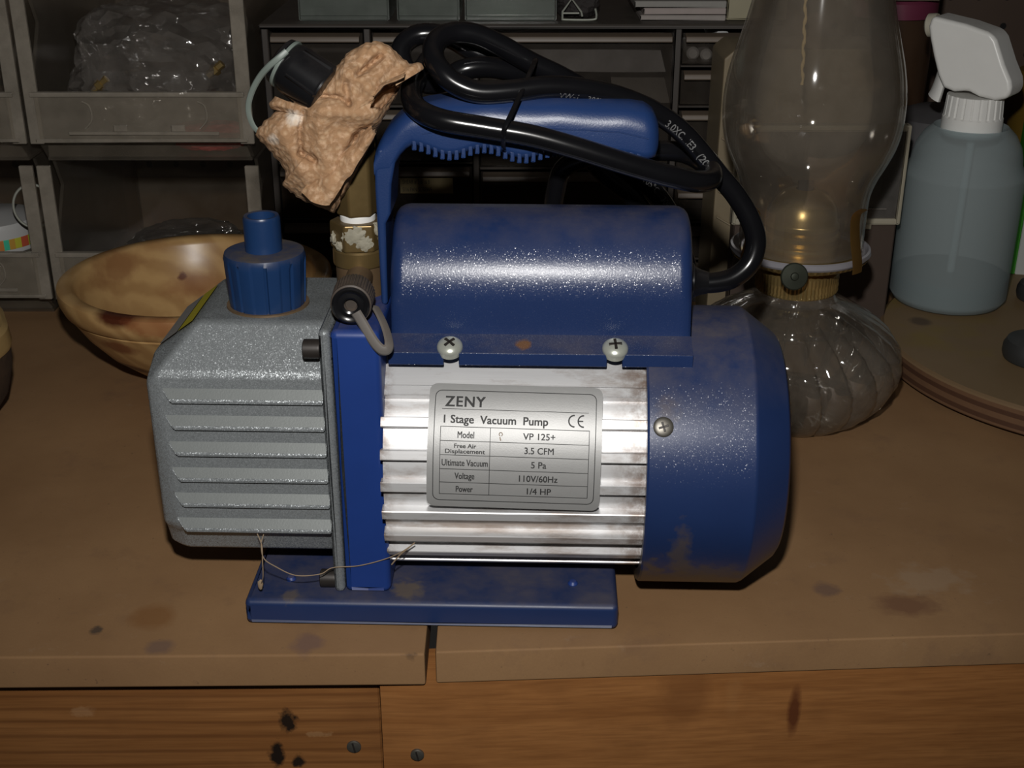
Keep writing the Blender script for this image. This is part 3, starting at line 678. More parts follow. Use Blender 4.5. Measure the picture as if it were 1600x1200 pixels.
# ------------------------------------------------------------------ paper towel wrapped round the fitting
def towel():
    out = [(541, 84), (572, 66), (590, 64), (608, 72), (622, 84), (640, 100), (658, 97), (662, 108), (650, 116), (636, 118), (628, 130), (620, 150), (604, 176), (590, 200), (584, 218), (572, 240), (556, 272), (540, 300), (522, 334), (500, 324), (470, 312), (442, 290), (447, 268), (430, 245), (412, 225), (399, 212), (404, 198), (424, 180), (438, 168), (424, 172), (420, 164), (428, 150), (446, 160), (466, 150), (500, 130), (525, 105)]
    cx, cy = 525, 190; n = 220; nr = 44
    L = [Vector(p) for p in out]; per = []
    d = [0]
    for a, b in zip(L, L[1:] + L[:1]): d.append(d[-1] + (b - a).length)
    for k in range(n):
        t = k / n * d[-1]; i = max(j for j in range(len(L)) if d[j] <= t); f = (t - d[i]) / max(1e-6, d[i+1] - d[i])
        p = L[i].lerp(L[(i+1) % len(L)], f); p += Vector((noise.noise((p.x*.12, p.y*.12, 0)), noise.noise((p.x*.12, p.y*.12, 9)))) * 3.0; per.append(p)
    bm = bmesh.new(); c = Vector((cx, cy))
    segs = []                                          # creases: points, depth, half-width; steps: one side lies further back
    for pts, a_, w_ in (([(560, 116), (575, 104), (594, 88)], .0045, 5), ([(505, 150), (530, 152), (545, 162)], .0030, 4), ([(545, 162), (540, 132)], .0022, 5), ([(474, 176), (468, 205), (470, 236)], .0026, 4),
                        ([(590, 204), (566, 204), (556, 214)], .0050, 5), ([(556, 214), (543, 240), (534, 272), (528, 312)], .0040, 5), ([(470, 240), (484, 246), (492, 252)], .0040, 5), ([(430, 170), (452, 176)], .0030, 4),
                        ([(500, 172), (540, 178), (585, 182)], -.0042, 15), ([(520, 100), (560, 120), (590, 150)], -.0030, 14), ([(440, 215), (480, 285)], -.0028, 16), ([(500, 200), (512, 290)], -.0035, 18), ([(610, 95), (560, 160)], -.0020, 10)):
        for p_, q_ in zip(pts, pts[1:]): segs.append((Vector(p_), Vector(q_), a_, w_))
    hole = [Vector(p) for p in ((580, 168), (588, 145), (604, 132), (630, 136), (612, 152), (596, 170))]
    def inside(q):
        c_ = False
        for i in range(len(hole)):
            a_, b_ = hole[i], hole[i-1]
            if (a_.y > q.y) != (b_.y > q.y) and q.x < (b_.x - a_.x) * (q.y - a_.y) / (b_.y - a_.y) + a_.x: c_ = not c_
        return c_
    def dep(q, t, side):
        x, y = q.x / 46.0, q.y / 46.0
        g = .0105 * math.sqrt(max(0, 1 - t ** 2.4))
        f = .0030 * noise.noise((x * .6, y * .6, 3.1)) + .0007 * noise.noise((x * 1.6, y * 1.6, 7.7))
        if side < 0: return .0540 + g * 1.6 + f * .5
        best = {}
        for i, (a_, b_, am, w_) in enumerate(segs):
            ab = b_ - a_; k = max(0, min(1, (q - a_).dot(ab) / ab.length_squared)); d = (q - a_ - ab * k).length
            key = (am, w_); best[key] = min(best.get(key, 1e9), d)
        cr = sum(am * math.exp(-(d / w_) ** 2) for (am, w_), d in best.items())
        if inside(q): cr += .014
        if q.y > 200 and q.x > 590 - (q.y - 204) * .55: cr += .0035
        return .0435 - g * 1.25 - f + cr
    for side in (1, -1):
        rows = []
        for j in range(nr + 1):
            t = j / nr; row = []
            for k in range(n):
                q = c.lerp(per[k], t); row.append(bm.verts.new(W(q.x, q.y, dep(q, t, side))))
                if j == 0: break
            rows.append(row)
        for j in range(nr):
            for k in range(n):
                k2 = (k + 1) % n
                if j == 0: bm.faces.new((rows[0][0], rows[1][k], rows[1][k2]))
                else: bm.faces.new((rows[j][k], rows[j+1][k], rows[j+1][k2], rows[j][k2]))
    return bm
tw = ob('paper_towel', towel(), M['towel'], sharp=70); tag(tw, 'crumpled brown paper towel wrapped around the brass fitting of the pump', 'paper towel')
def flap(pts0, pts1, y0, y1, nm):
    a = spline([W(*p, y0) for p in pts0], 8); b = spline([W(*p, y1) for p in pts1], 8); m = min(len(a), len(b)); nv = 8
    def fn(u, v):
        i = min(m - 1, int(u * (m - 1) + .5)); p = a[i].lerp(b[i], v); return p + Vector((0, -.003 * math.sin(v * 3.1) + .002 * noise.noise(p * 160), .001 * noise.noise(p * 220)))
    bm = grid(fn, m - 1, nv); bmesh.ops.solidify(bm, geom=list(bm.faces), thickness=.0005); return ob(nm, bm, M['towel'], tw, sharp=60)
flap([(566, 150), (585, 138), (604, 126), (634, 112)], [(576, 170), (588, 148), (604, 134), (632, 120)], .032, .031, 'towel_fold')
flap([(470, 300), (500, 270), (540, 235), (580, 195)], [(515, 322), (535, 290), (560, 255), (588, 210)], .033, .029, 'towel_fold')

# ------------------------------------------------------------------ cobweb thread on the pump
th = bmesh.new()
tube(spline([P(412, 835, .0085), P(408, 850, .006), P(412, 872, -.001), P(430, 885, -.001), P(462, 899, .001), P(500, 897, .004), P(520, 887, .0075), P(560, 884, .0082), P(600, 874, .008), P(628, 862, .006), P(648, 848, .004)], 8), .00022, 5, into=th)
tube(spline([P(402, 834, .0085), P(409, 852, .005), P(410, 875, .0005), P(411, 900, .0008), P(408, 912, .004)], 8), .00022, 5, into=th)
tube(spline([P(648, 848, .004), P(636, 858, .004), P(624, 868, .005), P(612, 882, .006)], 8), .0003, 5, into=th)
b2 = bmesh.new(); bmesh.ops.create_icosphere(b2, subdivisions=2, radius=1)
pc_ = P(407, 913, .0045)
for v in b2.verts: v.co = pc_ + Vector((v.co.x * .0012, v.co.y * .0008, v.co.z * .0024)) * (1 + .3 * noise.noise(v.co * 2))
merge(th, b2)
bmesh.ops.transform(th, matrix=ROT.inverted(), verts=th.verts)
tag(ob('cobweb_thread', th, pmat('cobweb', (.30, .22, .14), .8, 0, .1)), 'wispy cobweb thread strung across the lower front of the pump', 'cobweb')

# ------------------------------------------------------------------ wooden bowl
def bowl_wood(marks):
    n = N('turned_bowl_wood')
    wv = n.new('ShaderNodeTexWave', wave_type='RINGS', rings_direction='Y'); wv.inputs['Scale'].default_value = 26; wv.inputs['Distortion'].default_value = 5; wv.inputs['Detail'].default_value = 3; wv.inputs['Detail Scale'].default_value = 1.2
    mp = n.new('ShaderNodeMapping'); mp.inputs['Location'].default_value = (.12, 0, .02); mp.inputs['Rotation'].default_value = (.3, .2, .4); n.link(n.co, mp.inputs[0]); n.link(mp.outputs[0], wv.inputs['Vector'])
    c = n.mix(n.ramp(wv.outputs['Fac'], .1, .9), (.42, .245, .098), (.53, .33, .138))
    c = n.mix(n.math('MULTIPLY', n.ramp(n.noise(35, 4), .55, .75), .3), c, (.27, .11, .042))
    for sp in marks: c = n.spot(c, *sp[:3], **(sp[3] if len(sp) > 3 else {}))
    n.color(c); n.set(.32, 0, .5); n.bump(n.noise(300, 3), .04, .0003); return n.m
bf = G(255, 598, 0); BCx, BCy, BR = -.1905, .2825, .0815
def bl(px, py, Y): v = W(px, py, Y); return (v.x - BCx, v.y - BCy, v.z)
marks = [(bl(182, 493, .209), .0085, (.085, .022, .010), dict(sc=(.62, .3, 1.25), wob=.25, nsc=130)), (bl(190, 538, .222), .008, (.19, .06, .025), dict(sc=(.6, .3, 1.6), wob=.4, nsc=120, amt=.85)),
         (bl(240, 510, .204), .009, (.28, .09, .035), dict(sc=(.5, .3, 1.4), wob=.7, nsc=120, amt=.6)), (bl(305, 455, .325), .011, (.26, .09, .03), dict(sc=(.5, .3, 1.3), wob=.4, nsc=100, amt=.6)), (bl(285, 432, .340), .0028, (.12, .03, .012), dict(sc=(1, .3, 1), wob=.6, nsc=260, amt=.9)),
         (bl(185, 412, .325), .011, (.24, .10, .04), dict(sc=(.8, .3, 1), wob=.6, nsc=90, amt=.6)), (bl(210, 573, .238), .008, (.08, .025, .012), dict(sc=(.5, .3, 2), wob=.3, nsc=120))]
BH = .0600
bowl = ob('wooden_bowl', lathe([(0, 0), (.028, 0), (.030, .0012), (.043, .009), (.057, .0205), (.068, .0335), (.0745, .0440), (.0762, .0466), (.0760, .0476), (.0785, .0490), (.0806, .0540), (.0812, .0590), (.0806, .0612), (.0790, .0622), (.0735, .0622), (.0715, .0612), (.0700, .0580), (.0672, .0490), (.060, .035), (.049, .022), (.036, .013), (.018, .0085), (0, .008)], 96), bowl_wood(marks), sharp=40)
bowl.location = (BCx, BCy, 0); tag(bowl, 'turned wooden bowl with dark knots on its rim, behind the silver casing', 'bowl')

# second bowl at the left edge
bark = pmat('dark_bark', (.05, .028, .014), .9, 0, .5, 120, .9, 160)
lw_ = pmat('pale_end_wood', (.40, .27, .11), .5, 0, .2, 60)
e0_ = W(17, 540, .17)
lr = .072; root = empty('bark_bowl', 'bark-edged bowl with pale rim cut off by the left picture edge', 'bowl', (e0_.x - lr - .0150, .195, 0))
wob_ = lambda a, z, r: r * (1 + .012 * math.sin(5 * a + 40 * z) + .008 * math.sin(11 * a))
ob('bark_side', lathe([(0, 0), (.045, 0), (.056, .004), (.0655, .018), (.070, .034), (.0712, .046), (.0690, .046), (.066, .034), (.060, .018), (.045, .008), (0, .008)], 80, flute=wob_), bark, root)
ob('bowl_rim', lathe([(.0690, .0455), (.0716, .0455), (.0722, .0480), (.0715, .0560), (.0690, .0585), (.0650, .0575), (.0635, .0500), (.0650, .0450)], 80, flute=wob_, close=True), lw_, root)

# ------------------------------------------------------------------ oil lamp
LY_ = .225; lp = W(1246, 425, LY_); LXp = lp.x
lamp = empty('oil_lamp', 'glass oil lamp with swirled font, brass burner and tall chimney', 'oil lamp', (LXp, LY_, 0))
M['font'] = clearmat('font_glass', (.91, .90, .88), (.50, .43, .35), .12, .8, .05, 1.6)
M['inner'] = clearmat('inner_font_glass', (.97, .97, .96), (.4, .35, .3), .02, .3, .04, 1.35)
M['chim'] = clearmat('chimney_glass', (.94, .93, .91), (.38, .33, .27), .11, .35, .045, 1.5)
def swirl(a, z, r):
    if r < .0255: return r
    t = max(0, min(1, (z + .002) / .07)); k = math.sin(math.pi * min(1, t * 1.02)) ** .6 if t < .98 else 0
    ph = a * 22 / (2 * math.pi) + .9 * t * t
    f = ph % 1.0
    return r * (1 + .105 * k * (f - .5)) + .0026 * k * math.sin(math.pi * f)
fo = [(0, .0045), (.020, .0040), (.030, .0006), (.036, .0), (.0415, .0012), (.0475, .0060), (.0540, .0145), (.0580, .0235), (.0592, .0320), (.0575, .0410), (.0525, .0490), (.0455, .0555), (.0375, .0605), (.0300, .0645), (.0250, .0672), (.0225, .0690), (.0215, .0715), (.0215, .0760)]
fs_ = []
for (a, b), (c, d_) in zip(fo, fo[1:]):
    for k in range(3): fs_.append((a + (c - a) * k / 3, b + (d_ - b) * k / 3))
fs_.append(fo[-1])
ob('glass_font', lathe(fs_, 360, flute=swirl), M['font'], lamp, sharp=80)
fi = [(r - .0035, z + .003) for r, z in fo[4:-4]]
ob('font_inner_wall', lathe([(0, .0075)] + fi + [(.0185, .070)], 96), M['inner'], lamp, sharp=80)
col = ob('brass_collar', lathe([(.0205, .0735), (.0222, .0735), (.0226, .0745), (.0222, .0760), (.0226, .0775), (.0222, .0795), (.0226, .0810), (.0226, .0850), (.0200, .0870), (.0240, .0885), (.0300, .0905), (.0365, .0935), (.0375, .0950)], 288, flute=lambda a, z, r: r * (1 + (.014 * math.sin(a * 64) if .0738 < z < .083 or .0900 < z < .0940 else 0))), M['brass_lamp'], lamp)
ob('gallery_rim', lathe([(.0330, .0945), (.0372, .0950), (.0380, .0962), (.0378, .0985), (.0366, .0990), (.0350, .0968), (.0330, .0962)], 96, flute=lambda a, z, r: r * (1 + (.006 * math.sin(a * 90) if z < .097 and r > .036 else 0)), close=True), pmat('pale_gallery_rim', (.34, .33, .36), .35, .3, .1), col)
ob('burner_cone', lathe([(.0325, .0955), (.030, .0975), (.0225, .0985), (.0226, .0998), (.0218, .1010), (.0204, .1014), (.0204, .1030), (.0212, .1042), (.0212, .1054), (.0202, .1066), (.0194, .1070), (.0194, .1084), (.0202, .1096), (.0202, .1108), (.0190, .1122), (.0186, .1130), (.0184, .1165), (.0170, .1215), (.0140, .1262), (.0095, .1292), (.0050, .1302)], 64), M['brass_lamp'], col)
ob('wick', box(-.0042, .0042, -.0010, .0010, .1290, .1345, .0003, 1), pmat('charred_wick', (.09, .085, .08), .9), col)
kp = W(1241, 432, LY_ - .040); kv = Vector((kp.x - LXp, kp.y - LY_, kp.z))
ob('wick_stem', tube([Vector((0, -.015, .080)), kv + Vector((0, .001, 0))], .0011, 12), M['brass_lamp'], col)
kn = ob('wick_wheel', lathe([(0, -.0009), (.0066, -.0009), (.0072, -.0004), (.0072, .0004), (.0066, .0009), (.0022, .0011), (.0018, .0020), (0, .0022)], 60, axis_to(kv, (0, -1, .25)), flute=lambda a, z, r: r * (1 + (.02 * math.sin(a * 30) if r > .0068 else 0))), pmat('green_black_wheel', (.045, .05, .036), .35, .6, .2), col)
for px, a in ((1308, -50), (1165, -150), (1250, 95)):
    b = Vector((.0345 * math.cos(R(a)), .0345 * math.sin(R(a)), 0)); tn = Vector((-math.sin(R(a)), math.cos(R(a)), 0)); rr = Vector((math.cos(R(a)), math.sin(R(a)), 0))
    path = [b + rr * .004 + Vector((0, 0, .092)), b + rr * .0035 + Vector((0, 0, .098)), b + rr * .0005 + Vector((0, 0, .110)), b - rr * .0005 + Vector((0, 0, .122)), b + rr * .003 + tn * .001 + Vector((0, 0, .1265))]
    ob('chimney_prong', tube(spline(path, 5), .0042, 8, flat=.14, ref=rr), pmat('prong_brass', (.30, .17, .05), .35, .8, .2), col)
zs = lambda y: W(1246, y, LY_).z
ch = [(.0335, zs(382)), (.0336, zs(350)), (.0338, zs(318)), (.0345, zs(296)), (.0372, zs(272)), (.0412, zs(248)), (.0448, zs(222)), (.0468, zs(192)), (.0472, zs(160)), (.0462, zs(128)), (.0440, zs(95)), (.0408, zs(60)), (.0378, zs(28)), (.0350, zs(-10)), (.0320, zs(-60)), (.0300, zs(-110)), (.0292, zs(-160)), (.0298, zs(-190))]
chs = [(p.x, p.y) for p in spline([(r, z, 0) for r, z in ch], 4)]
chim = ob('glass_chimney', lathe(chs + [(r - .0016, z) for r, z in reversed(chs)], 128, close=True), M['chim'], lamp, sharp=80)
bm = bmesh.new()
for (s, zz, off) in (('FAIRMONT', .1660, 0), ('GLASS', .160, 0)): pass
# faint maker's lettering etched on the chimney
zt_ = zs(165)
vs, fs = text_mesh('EAGLE', .007, 1.2, 'CENTER')
def eng(x, y):
    a = R(-90) + (x) / .047; r = .0474; return (r * math.cos(a), r * math.sin(a), zt_ + y + .0)
bm.free()

# ------------------------------------------------------------------ plywood disc, knobs, spray bottle
DZ0, DZ1 = .0035, .0195; DC = (.366, .283); DR = .134
def ply():
    n = N('plywood_disc'); x = n.new('ShaderNodeSeparateXYZ'); n.link(n.co, x.inputs[0])
    f = n.math('FRACT', n.math('MULTIPLY', n.math('ADD', x.outputs['Z'], n.math('MULTIPLY', n.noise(20, 2), .0006)), 1 / .0062))
    lay = n.mix(n.ramp(f, .42, .5), (.07, .032, .018), (.165, .09, .048)); lay = n.mix(n.math('MULTIPLY', n.noise(250, 3), .5), lay, (.10, .05, .03))
    top = n.mix(n.noise(18, 4), (.185, .125, .062), (.26, .175, .095)); top = n.mix(n.math('MULTIPLY', n.ramp(n.noise(24, 4), .52, .7), .55), top, (.24, .17, .035))
    kd = G(1438, 502, DZ1); top = n.spot(top, (kd.x - DC[0], kd.y - DC[1], DZ1), .0072, (.09, .06, .04), (1, .9, 1), .8, .15, 100)
    c = n.mix(n.ramp(n.upface(), .6, .8), lay, top)
    n.color(c); n.set(.55, 0, .35); n.bump(n.noise(300, 3), .15, .0003); return n.m
disc = empty('plywood_disc', 'round plywood turntable board with a layered edge under the spray bottle', 'board', (DC[0], DC[1], 0))
ob('board', lathe([(0, DZ0), (DR - .001, DZ0), (DR, DZ0 + .001), (DR, DZ1 - .002), (DR - .0022, DZ1), (0, DZ1)], 160), ply(), disc, sharp=30)
ob('turntable_foot', lathe([(0, 0), (.085, 0), (.085, DZ0), (0, DZ0)], 64), M['black'], disc)
def knob(px, py, r, h, label):
    c = G(px, py, DZ1); o = ob('black_knob', lathe([(0, 0), (r * .82, 0), (r * .95, .001), (r, .004), (r * .99, h * .55), (r * .90, h * .80), (r * .66, h * .96), (r * .3, h), (0, h)], 48, flute=None), pmat('dusty_black_plastic', (.035, .036, .036), .5, 0, .3, 60, dust=.35, dlo=.5, dcol=(.12, .12, .115)))
    o.location = (c.x, c.y, DZ1); return tag(o, label, 'knob')
knob(1622, 562, .0210, .0150, 'dusty black round knob lying on the plywood disc near its front edge')
knob(1628, 468, .0170, .0140, 'dark knob at the right picture edge on the plywood disc behind the other')
SY = .352; sp0 = G(1479, 478, DZ1); SX = W(1482, 440, SY).x
bot = empty('spray_bottle', 'translucent white spray bottle with a little blue liquid standing on the plywood disc', 'spray bottle', (SX, SY, 0))
zb = lambda y: W(1490, y, SY).z
M['hdpe'] = N('milky_bottle_plastic')
def _h():
    n = M['hdpe']; tr = n.new('ShaderNodeBsdfTransparent'); tr.inputs[0].default_value = (.80, .86, .88, 1); mx = n.new('ShaderNodeMixShader'); mx.inputs[0].default_value = .43
    tl = n.new('ShaderNodeBsdfTranslucent'); tl.inputs[0].default_value = (.65, .72, .73, 1); m2 = n.new('ShaderNodeMixShader'); m2.inputs[0].default_value = .25
    n.color((.58, .66, .67)); n.set(.62, 0, .3); n.link(n.b.outputs[0], m2.inputs[1]); n.link(tl.outputs[0], m2.inputs[2]); n.link(tr.outputs[0], mx.inputs[1]); n.link(m2.outputs[0], mx.inputs[2]); n.link(mx.outputs[0], n.out.inputs[0])
_h(); M['hdpe'] = M['hdpe'].m
z0 = DZ1 + .0004; zs1 = zb(268); zs2 = zb(258); zn = zb(204)
bp = [(0, z0 + .001), (.030, z0), (.0345, z0 + .0015), (.0372, z0 + .006), (.0372, zs1 - .012), (.0376, zs1 - .002), (.0376, zs1 + .001), (.0342, zs2 + .002), (.0338, zs2 + .006), (.0320, zs2 + .0135), (.0280, zs2 + .0205), (.0228, zs2 + .0255), (.0180, zn - .002), (.0165, zn), (.0160, zn + .006)]
ob('bottle_body', lathe(bp, 96), M['hdpe'], bot, sharp=60)
lz = zb(424)
ob('blue_liquid', lathe([(0, z0 + .0025), (.0330, z0 + .0025), (.0360, z0 + .007), (.0362, lz), (0, lz)], 64), pmat('blue_cleaner', (.008, .06, .075), .3, 0, .03), bot, label if False else 50)
wp = pmat('white_sprayer_plastic', (.85, .85, .82), .33, 0, .06, 60, .03, 300, dust=.3, dlo=.4, dcol=(.24, .19, .14))
zc0 = zn - .0005; zc1 = zb(148)
ob('screw_collar', lathe([(.0170, zc0), (.0182, zc0), (.0186, zc0 + .002), (.0184, zc0 + .0095), (.0178, zc0 + .0105), (.0170, zc1), (0, zc1)], 160, flute=lambda a, z, r: r * (1 - (.035 if (a * 22 / math.pi) % 2 < .5 and zc0 + .0101 < z < zc1 + .001 and r > .01 else 0))), wp, bot, sharp=25)
def head():
    # side outline of the trigger head in its own (u,z), nose towards the left-back, heel towards the right-front
    q = lambda px, py: (W(px, py, SY).x - SX, W(px, py, SY).z)
    o = [q(*p) for p in ((1464, 28), (1478, 30), (1520, 36), (1560, 46), (1568, 56), (1580, 92), (1590, 115), (1592, 130), (1584, 143), (1565, 148), (1540, 145), (1522, 138), (1500, 142), (1482, 138), (1474, 120), (1466, 90), (1460, 62), (1458, 45))]
    o = [(u * .98, z) for u, z in o]
    bm = prism(o, -.0125, .0125, 'y', .0036, 4); bmesh.ops.transform(bm, matrix=Matrix.Rotation(R(-38), 4, 'Z'), verts=bm.verts); return bm
hd = ob('trigger_head', head(), wp, bot, sharp=50)
q3 = lambda px, py, y=0: Matrix.Rotation(R(-38), 3, 'Z') @ Vector(((W(px, py, SY).x - SX) * .98, y, W(px, py, SY).z))
ob('nozzle', lathe([(0, 0), (.0068, 0), (.0072, .001), (.0072, .0055), (.006, .0065), (0, .0065)], 32, axis_to(q3(1462, 46), (-.79, .61, -.12))), pmat('nozzle_cream', (.48, .45, .36), .4), hd)
tr_ = [q3(1472, 78), q3(1474, 95), q3(1470, 122), q3(1462, 148), q3(1457, 160)]
ob('trigger_lever', tube(spline(tr_, 6), [.0045 + .0035 * k / 24 for k in range(25)], 12, flat=.45, ref=Vector((1, 0, 0))), wp, hd)
ob('dip_tube', tube([Vector((0, 0, z0 + .004)), Vector((.002, .002, zn + .004))], .0025, 12), M['hdpe'], bot)

# ------------------------------------------------------------------ clear stacking bins on the left
M['bin'] = clearmat('smoky_bin_plastic', (.88, .86, .82), (.40, .355, .29), .30, .15, .16, 1.4)
M['bin_wall'] = clearmat('thin_bin_wall_plastic', (.90, .88, .85), (.30, .26, .205), .13, .12, .2, 1.4)
M['bin_edge'] = clearmat('bin_edge_plastic', (.72, .71, .68), (.42, .375, .31), .52, .2, .2, 1.4)
M['bag'] = clearmat('crinkled_bag', (.88, .87, .86), (.26, .235, .21), .30, .25, .12, 1.45, .45, 30)
BY = .367; BD = .20; BW = .1445; PIT = .1065
def stack_bin(x0, z0_, label, first=[None]):
    b = empty('stacking_bin', label, 'storage bin', (x0, BY, z0_), 0, 'clear stacking bins against the pegboard')
    if first[0] is None:
        t = .0022; h = PIT - .0005; lo = .016; hi = .0455
        def pt(n_, bm, m='bin'): return ob(n_, bm, M[m], b, 30)
        pt('base_panel', box(.005, BW - .005, .014, BD, 0, t), 'bin_wall')
        pt('base_skirt', box(.006, BW - .006, .014, .0162, t, lo + .002), 'bin_wall')
        for s in (0, 1):
            xa = .004 if s == 0 else BW - .004 - t
            pt('side_panel', prism([(.016, t), (.003, lo), (.001, hi), (.030, h - .02), (.020, h), (BD, h), (BD, t)], xa, xa + t, 'x'), 'bin_wall')
            xa = 0 if s == 0 else BW - .009
            pt('front_post', prism([(0, lo - .002), (.003, lo - .002), (.0032, h), (.0004, h)], xa, xa + .009, 'x', .0005, 1), 'bin_edge')
        pt('back_panel', box(.004, BW - .004, BD - t, BD, t, h), 'bin_wall')
        pt('front_lip', box(.006, BW - .006, .0, t, lo, hi, .0006, 1))
        pt('lip_rim', box(.004, BW - .004, -.0012, .0034, hi - .0014, hi + .0020, .0008, 2), 'bin_edge')
        pt('lip_rim', box(.004, BW - .004, -.0010, .0034, lo - .001, lo + .0015, .0006, 1), 'bin_edge')
        for xa in (.037, BW - .034): pt('label_clip', tube(spline([(xa, -.0006, hi - .004), (xa + .0045, -.0008, hi - .007), (xa + .005, -.0008, lo + .014), (xa, -.0006, lo + .008)], 6), .0005, 6), 'bin_edge')
        pt('label_ledge', box(.026, BW - .022, -.0012, .0002, lo + .004, lo + .0062, .0004, 1), 'bin_edge')
        for xa in (.055, .092): pt('label_tab', box(xa, xa + .009, -.0011, .0002, lo + .006, lo + .0105, .0005, 1), 'bin_edge')
        first[0] = b
    else:
        for c in first[0].children:
            o = c.copy(); COL.objects.link(o); o.parent = b
    return b
xA = W(47, 222, BY).x
stack_bin(xA, PIT, 'upper clear bin holding clear bags, above the wooden bowl')
stack_bin(xA + .001, 0, 'lower clear bin directly behind the wooden bowl')
stack_bin(xA - BW - .0025, PIT, 'upper clear bin cut off by the left picture edge')
stack_bin(xA - BW - .0015, 0, 'lower clear bin holding a jar, cut off by the left picture edge')
def crumple(name, x, y, z, sx, sy, sz, mat, label, cat, seed, group=None):
    bm = bmesh.new(); bmesh.ops.create_icosphere(bm, subdivisions=5, radius=1)
    for v in bm.verts:
        p = v.co.copy(); q = Vector((max(-.8, min(.8, p.x)) / .8, max(-.8, min(.8, p.y)) / .8, max(-.8, min(.8, p.z)) / .8))
        n_ = 1 - .16 * abs(noise.noise(p * 1.6 + Vector((seed, 0, 0)))) - .13 * abs(noise.noise(p * 4.0 + Vector((0, seed, 0)))) + .03 * noise.noise(p * 11)
        v.co = Vector((q.x * sx, q.y * sy, q.z * sz)) * n_
    zmin = min(v.co.z for v in bm.verts)
    for v in bm.verts: v.co.z -= zmin
    o = ob(name, bm, mat, sharp=25); o.location = (x, y, z); return tag(o, label, cat, group)
crumple('plastic_bag', xA + .072, BY + .085, PIT + .003, .058, .062, .045, M['bag'], 'crinkled clear plastic bag in the upper bin above the wooden bowl', 'plastic bag', 3.1)
crumple('plastic_bag', xA + .066, BY + .100, .003, .040, .050, .014, M['bag'], 'clear plastic bag lying low in the bin behind the wooden bowl', 'plastic bag', 8.4)
crumple('red_package', xA + .108, BY + .034, PIT + .003, .024, .012, .009, pmat('red_wrap', (.42, .02, .025), .5), 'small dark red packet showing at the bottom of the upper bin', 'packet', 5.2)
for px, py, yy, lb in ((142, 132, BY + .014, 'small brass fitting leaning in the left half of the upper bin'), (325, 108, BY + .020, 'small brass fitting at the right of the upper bin')):
    c = W(px, py, yy); o = ob('brass_fitting', lathe([(0, -.004), (.0028, -.004), (.0028, 0), (.0040, .0006), (.0040, .004), (.0026, .0046), (.0026, .009), (0, .009)], 6, Matrix.Rotation(.9, 4, 'Y')), M['brass_lamp']); o.location = (c.x, yy + .012, c.z - .004); tag(o, lb, 'fitting')
# striped jar and wire ring in the left bin
jc = W(10, 400, BY + .050)
jar = empty('striped_jar', 'clear jar with a white lid and a bright striped band in the left lower bin', 'jar', (jc.x - .012, BY + .062, .0024))
jz = lambda y: W(20, y, BY + .03).z - .0024
ob('jar_body', lathe([(0, 0), (.030, 0), (.032, .003), (.032, jz(395)), (.029, jz(390)), (0, jz(390))], 48), M['bin'], jar)
ob('jar_lid', lathe([(.0325, jz(402)), (.0330, jz(400)), (.0330, jz(366)), (.0315, jz(358)), (.012, jz(350)), (0, jz(350))], 64), pmat('white_lid', (.55, .55, .54), .4, 0, .05), jar)
def stripes():
    n = N('coloured_stripes'); x = n.new('ShaderNodeSeparateXYZ'); n.link(n.co, x.inputs[0])
    wn = n.new('ShaderNodeTexWhiteNoise', noise_dimensions='1D'); n.link(n.math('FLOOR', n.math('MULTIPLY', x.outputs['X'], 330)), wn.inputs['W'])
    hs = n.new('ShaderNodeHueSaturation'); hs.inputs['Color'].default_value = (.55, .07, .05, 1); hs.inputs['Saturation'].default_value = 1.0; n.link(wn.outputs['Value'], hs.inputs['Hue']); n.link(hs.outputs[0], n.b.inputs['Base Color']); return n.m
ob('striped_band', lathe([(.0332, jz(395)), (.0334, jz(394)), (.0334, jz(380)), (.0332, jz(379))], 64), stripes(), jar)
rc = W(52, 322, BY + .03)
ring = ob('wire_ring', tube([rc + Vector((.012 * math.cos(t), .004 * math.cos(t), .015 * math.sin(t))) for t in [2*math.pi*k/40 for k in range(40)]], .0009, 8, closed=True), M['steel']); tag(ring, 'bright wire loop above the white-lidded jar in the left bin', 'wire loop')

# ------------------------------------------------------------------ drawer cabinet
CYF = .400; CXL = -.1605; CXR = .172; CZ = .1915
M['cab'] = pmat('dark_cabinet_plastic', (.050, .042, .036), .45, 0, .15, 40, dust=.5, dlo=.6, dcol=(.10, .085, .065))
M['drawer'] = clearmat('smoky_drawer_plastic', (.84, .82, .80), (.085, .072, .060), .22, .25, .14, 1.45, .15, 30)
M['drawer_lip'] = pmat('drawer_lip_plastic', (.125, .095, .070), .45, 0, .15, 60)
cab = empty('drawer_cabinet', 'dark small-parts drawer cabinet behind the pump', 'cabinet', (0, CYF, 0))
def cb_(n_, *a, m='cab', bev=.0006, par=None): return ob(n_, box(*a, bev, 1), M[m], par or cab)
cb_('cabinet_top', CXL - .003, CXR + .003, -.004, .150, CZ - .003, CZ, bev=.001)
cb_('cabinet_base', CXL, CXR, 0, .150, 0, .004)
cb_('cabinet_back', CXL, CXR, .147, .150, 0, CZ - .003)
xd = [CXL, W(575, 100, CYF).x, W(742, 100, CYF).x, W(1058, 100, CYF).x, CXR]
for x in xd: cb_('upright', x - .0022, x + .0022, 0, .150, .004, CZ - .003)
rows = {0: [.1880, .1379, .0995, .060, .021, .005], 1: [.1880, .1379, .0995, .060, .021, .005], 2: [.1880, .1340, .0960, .055, .005], 3: [.1880, .1640, .1375, .111, .0845, .058, .0315, .005]}
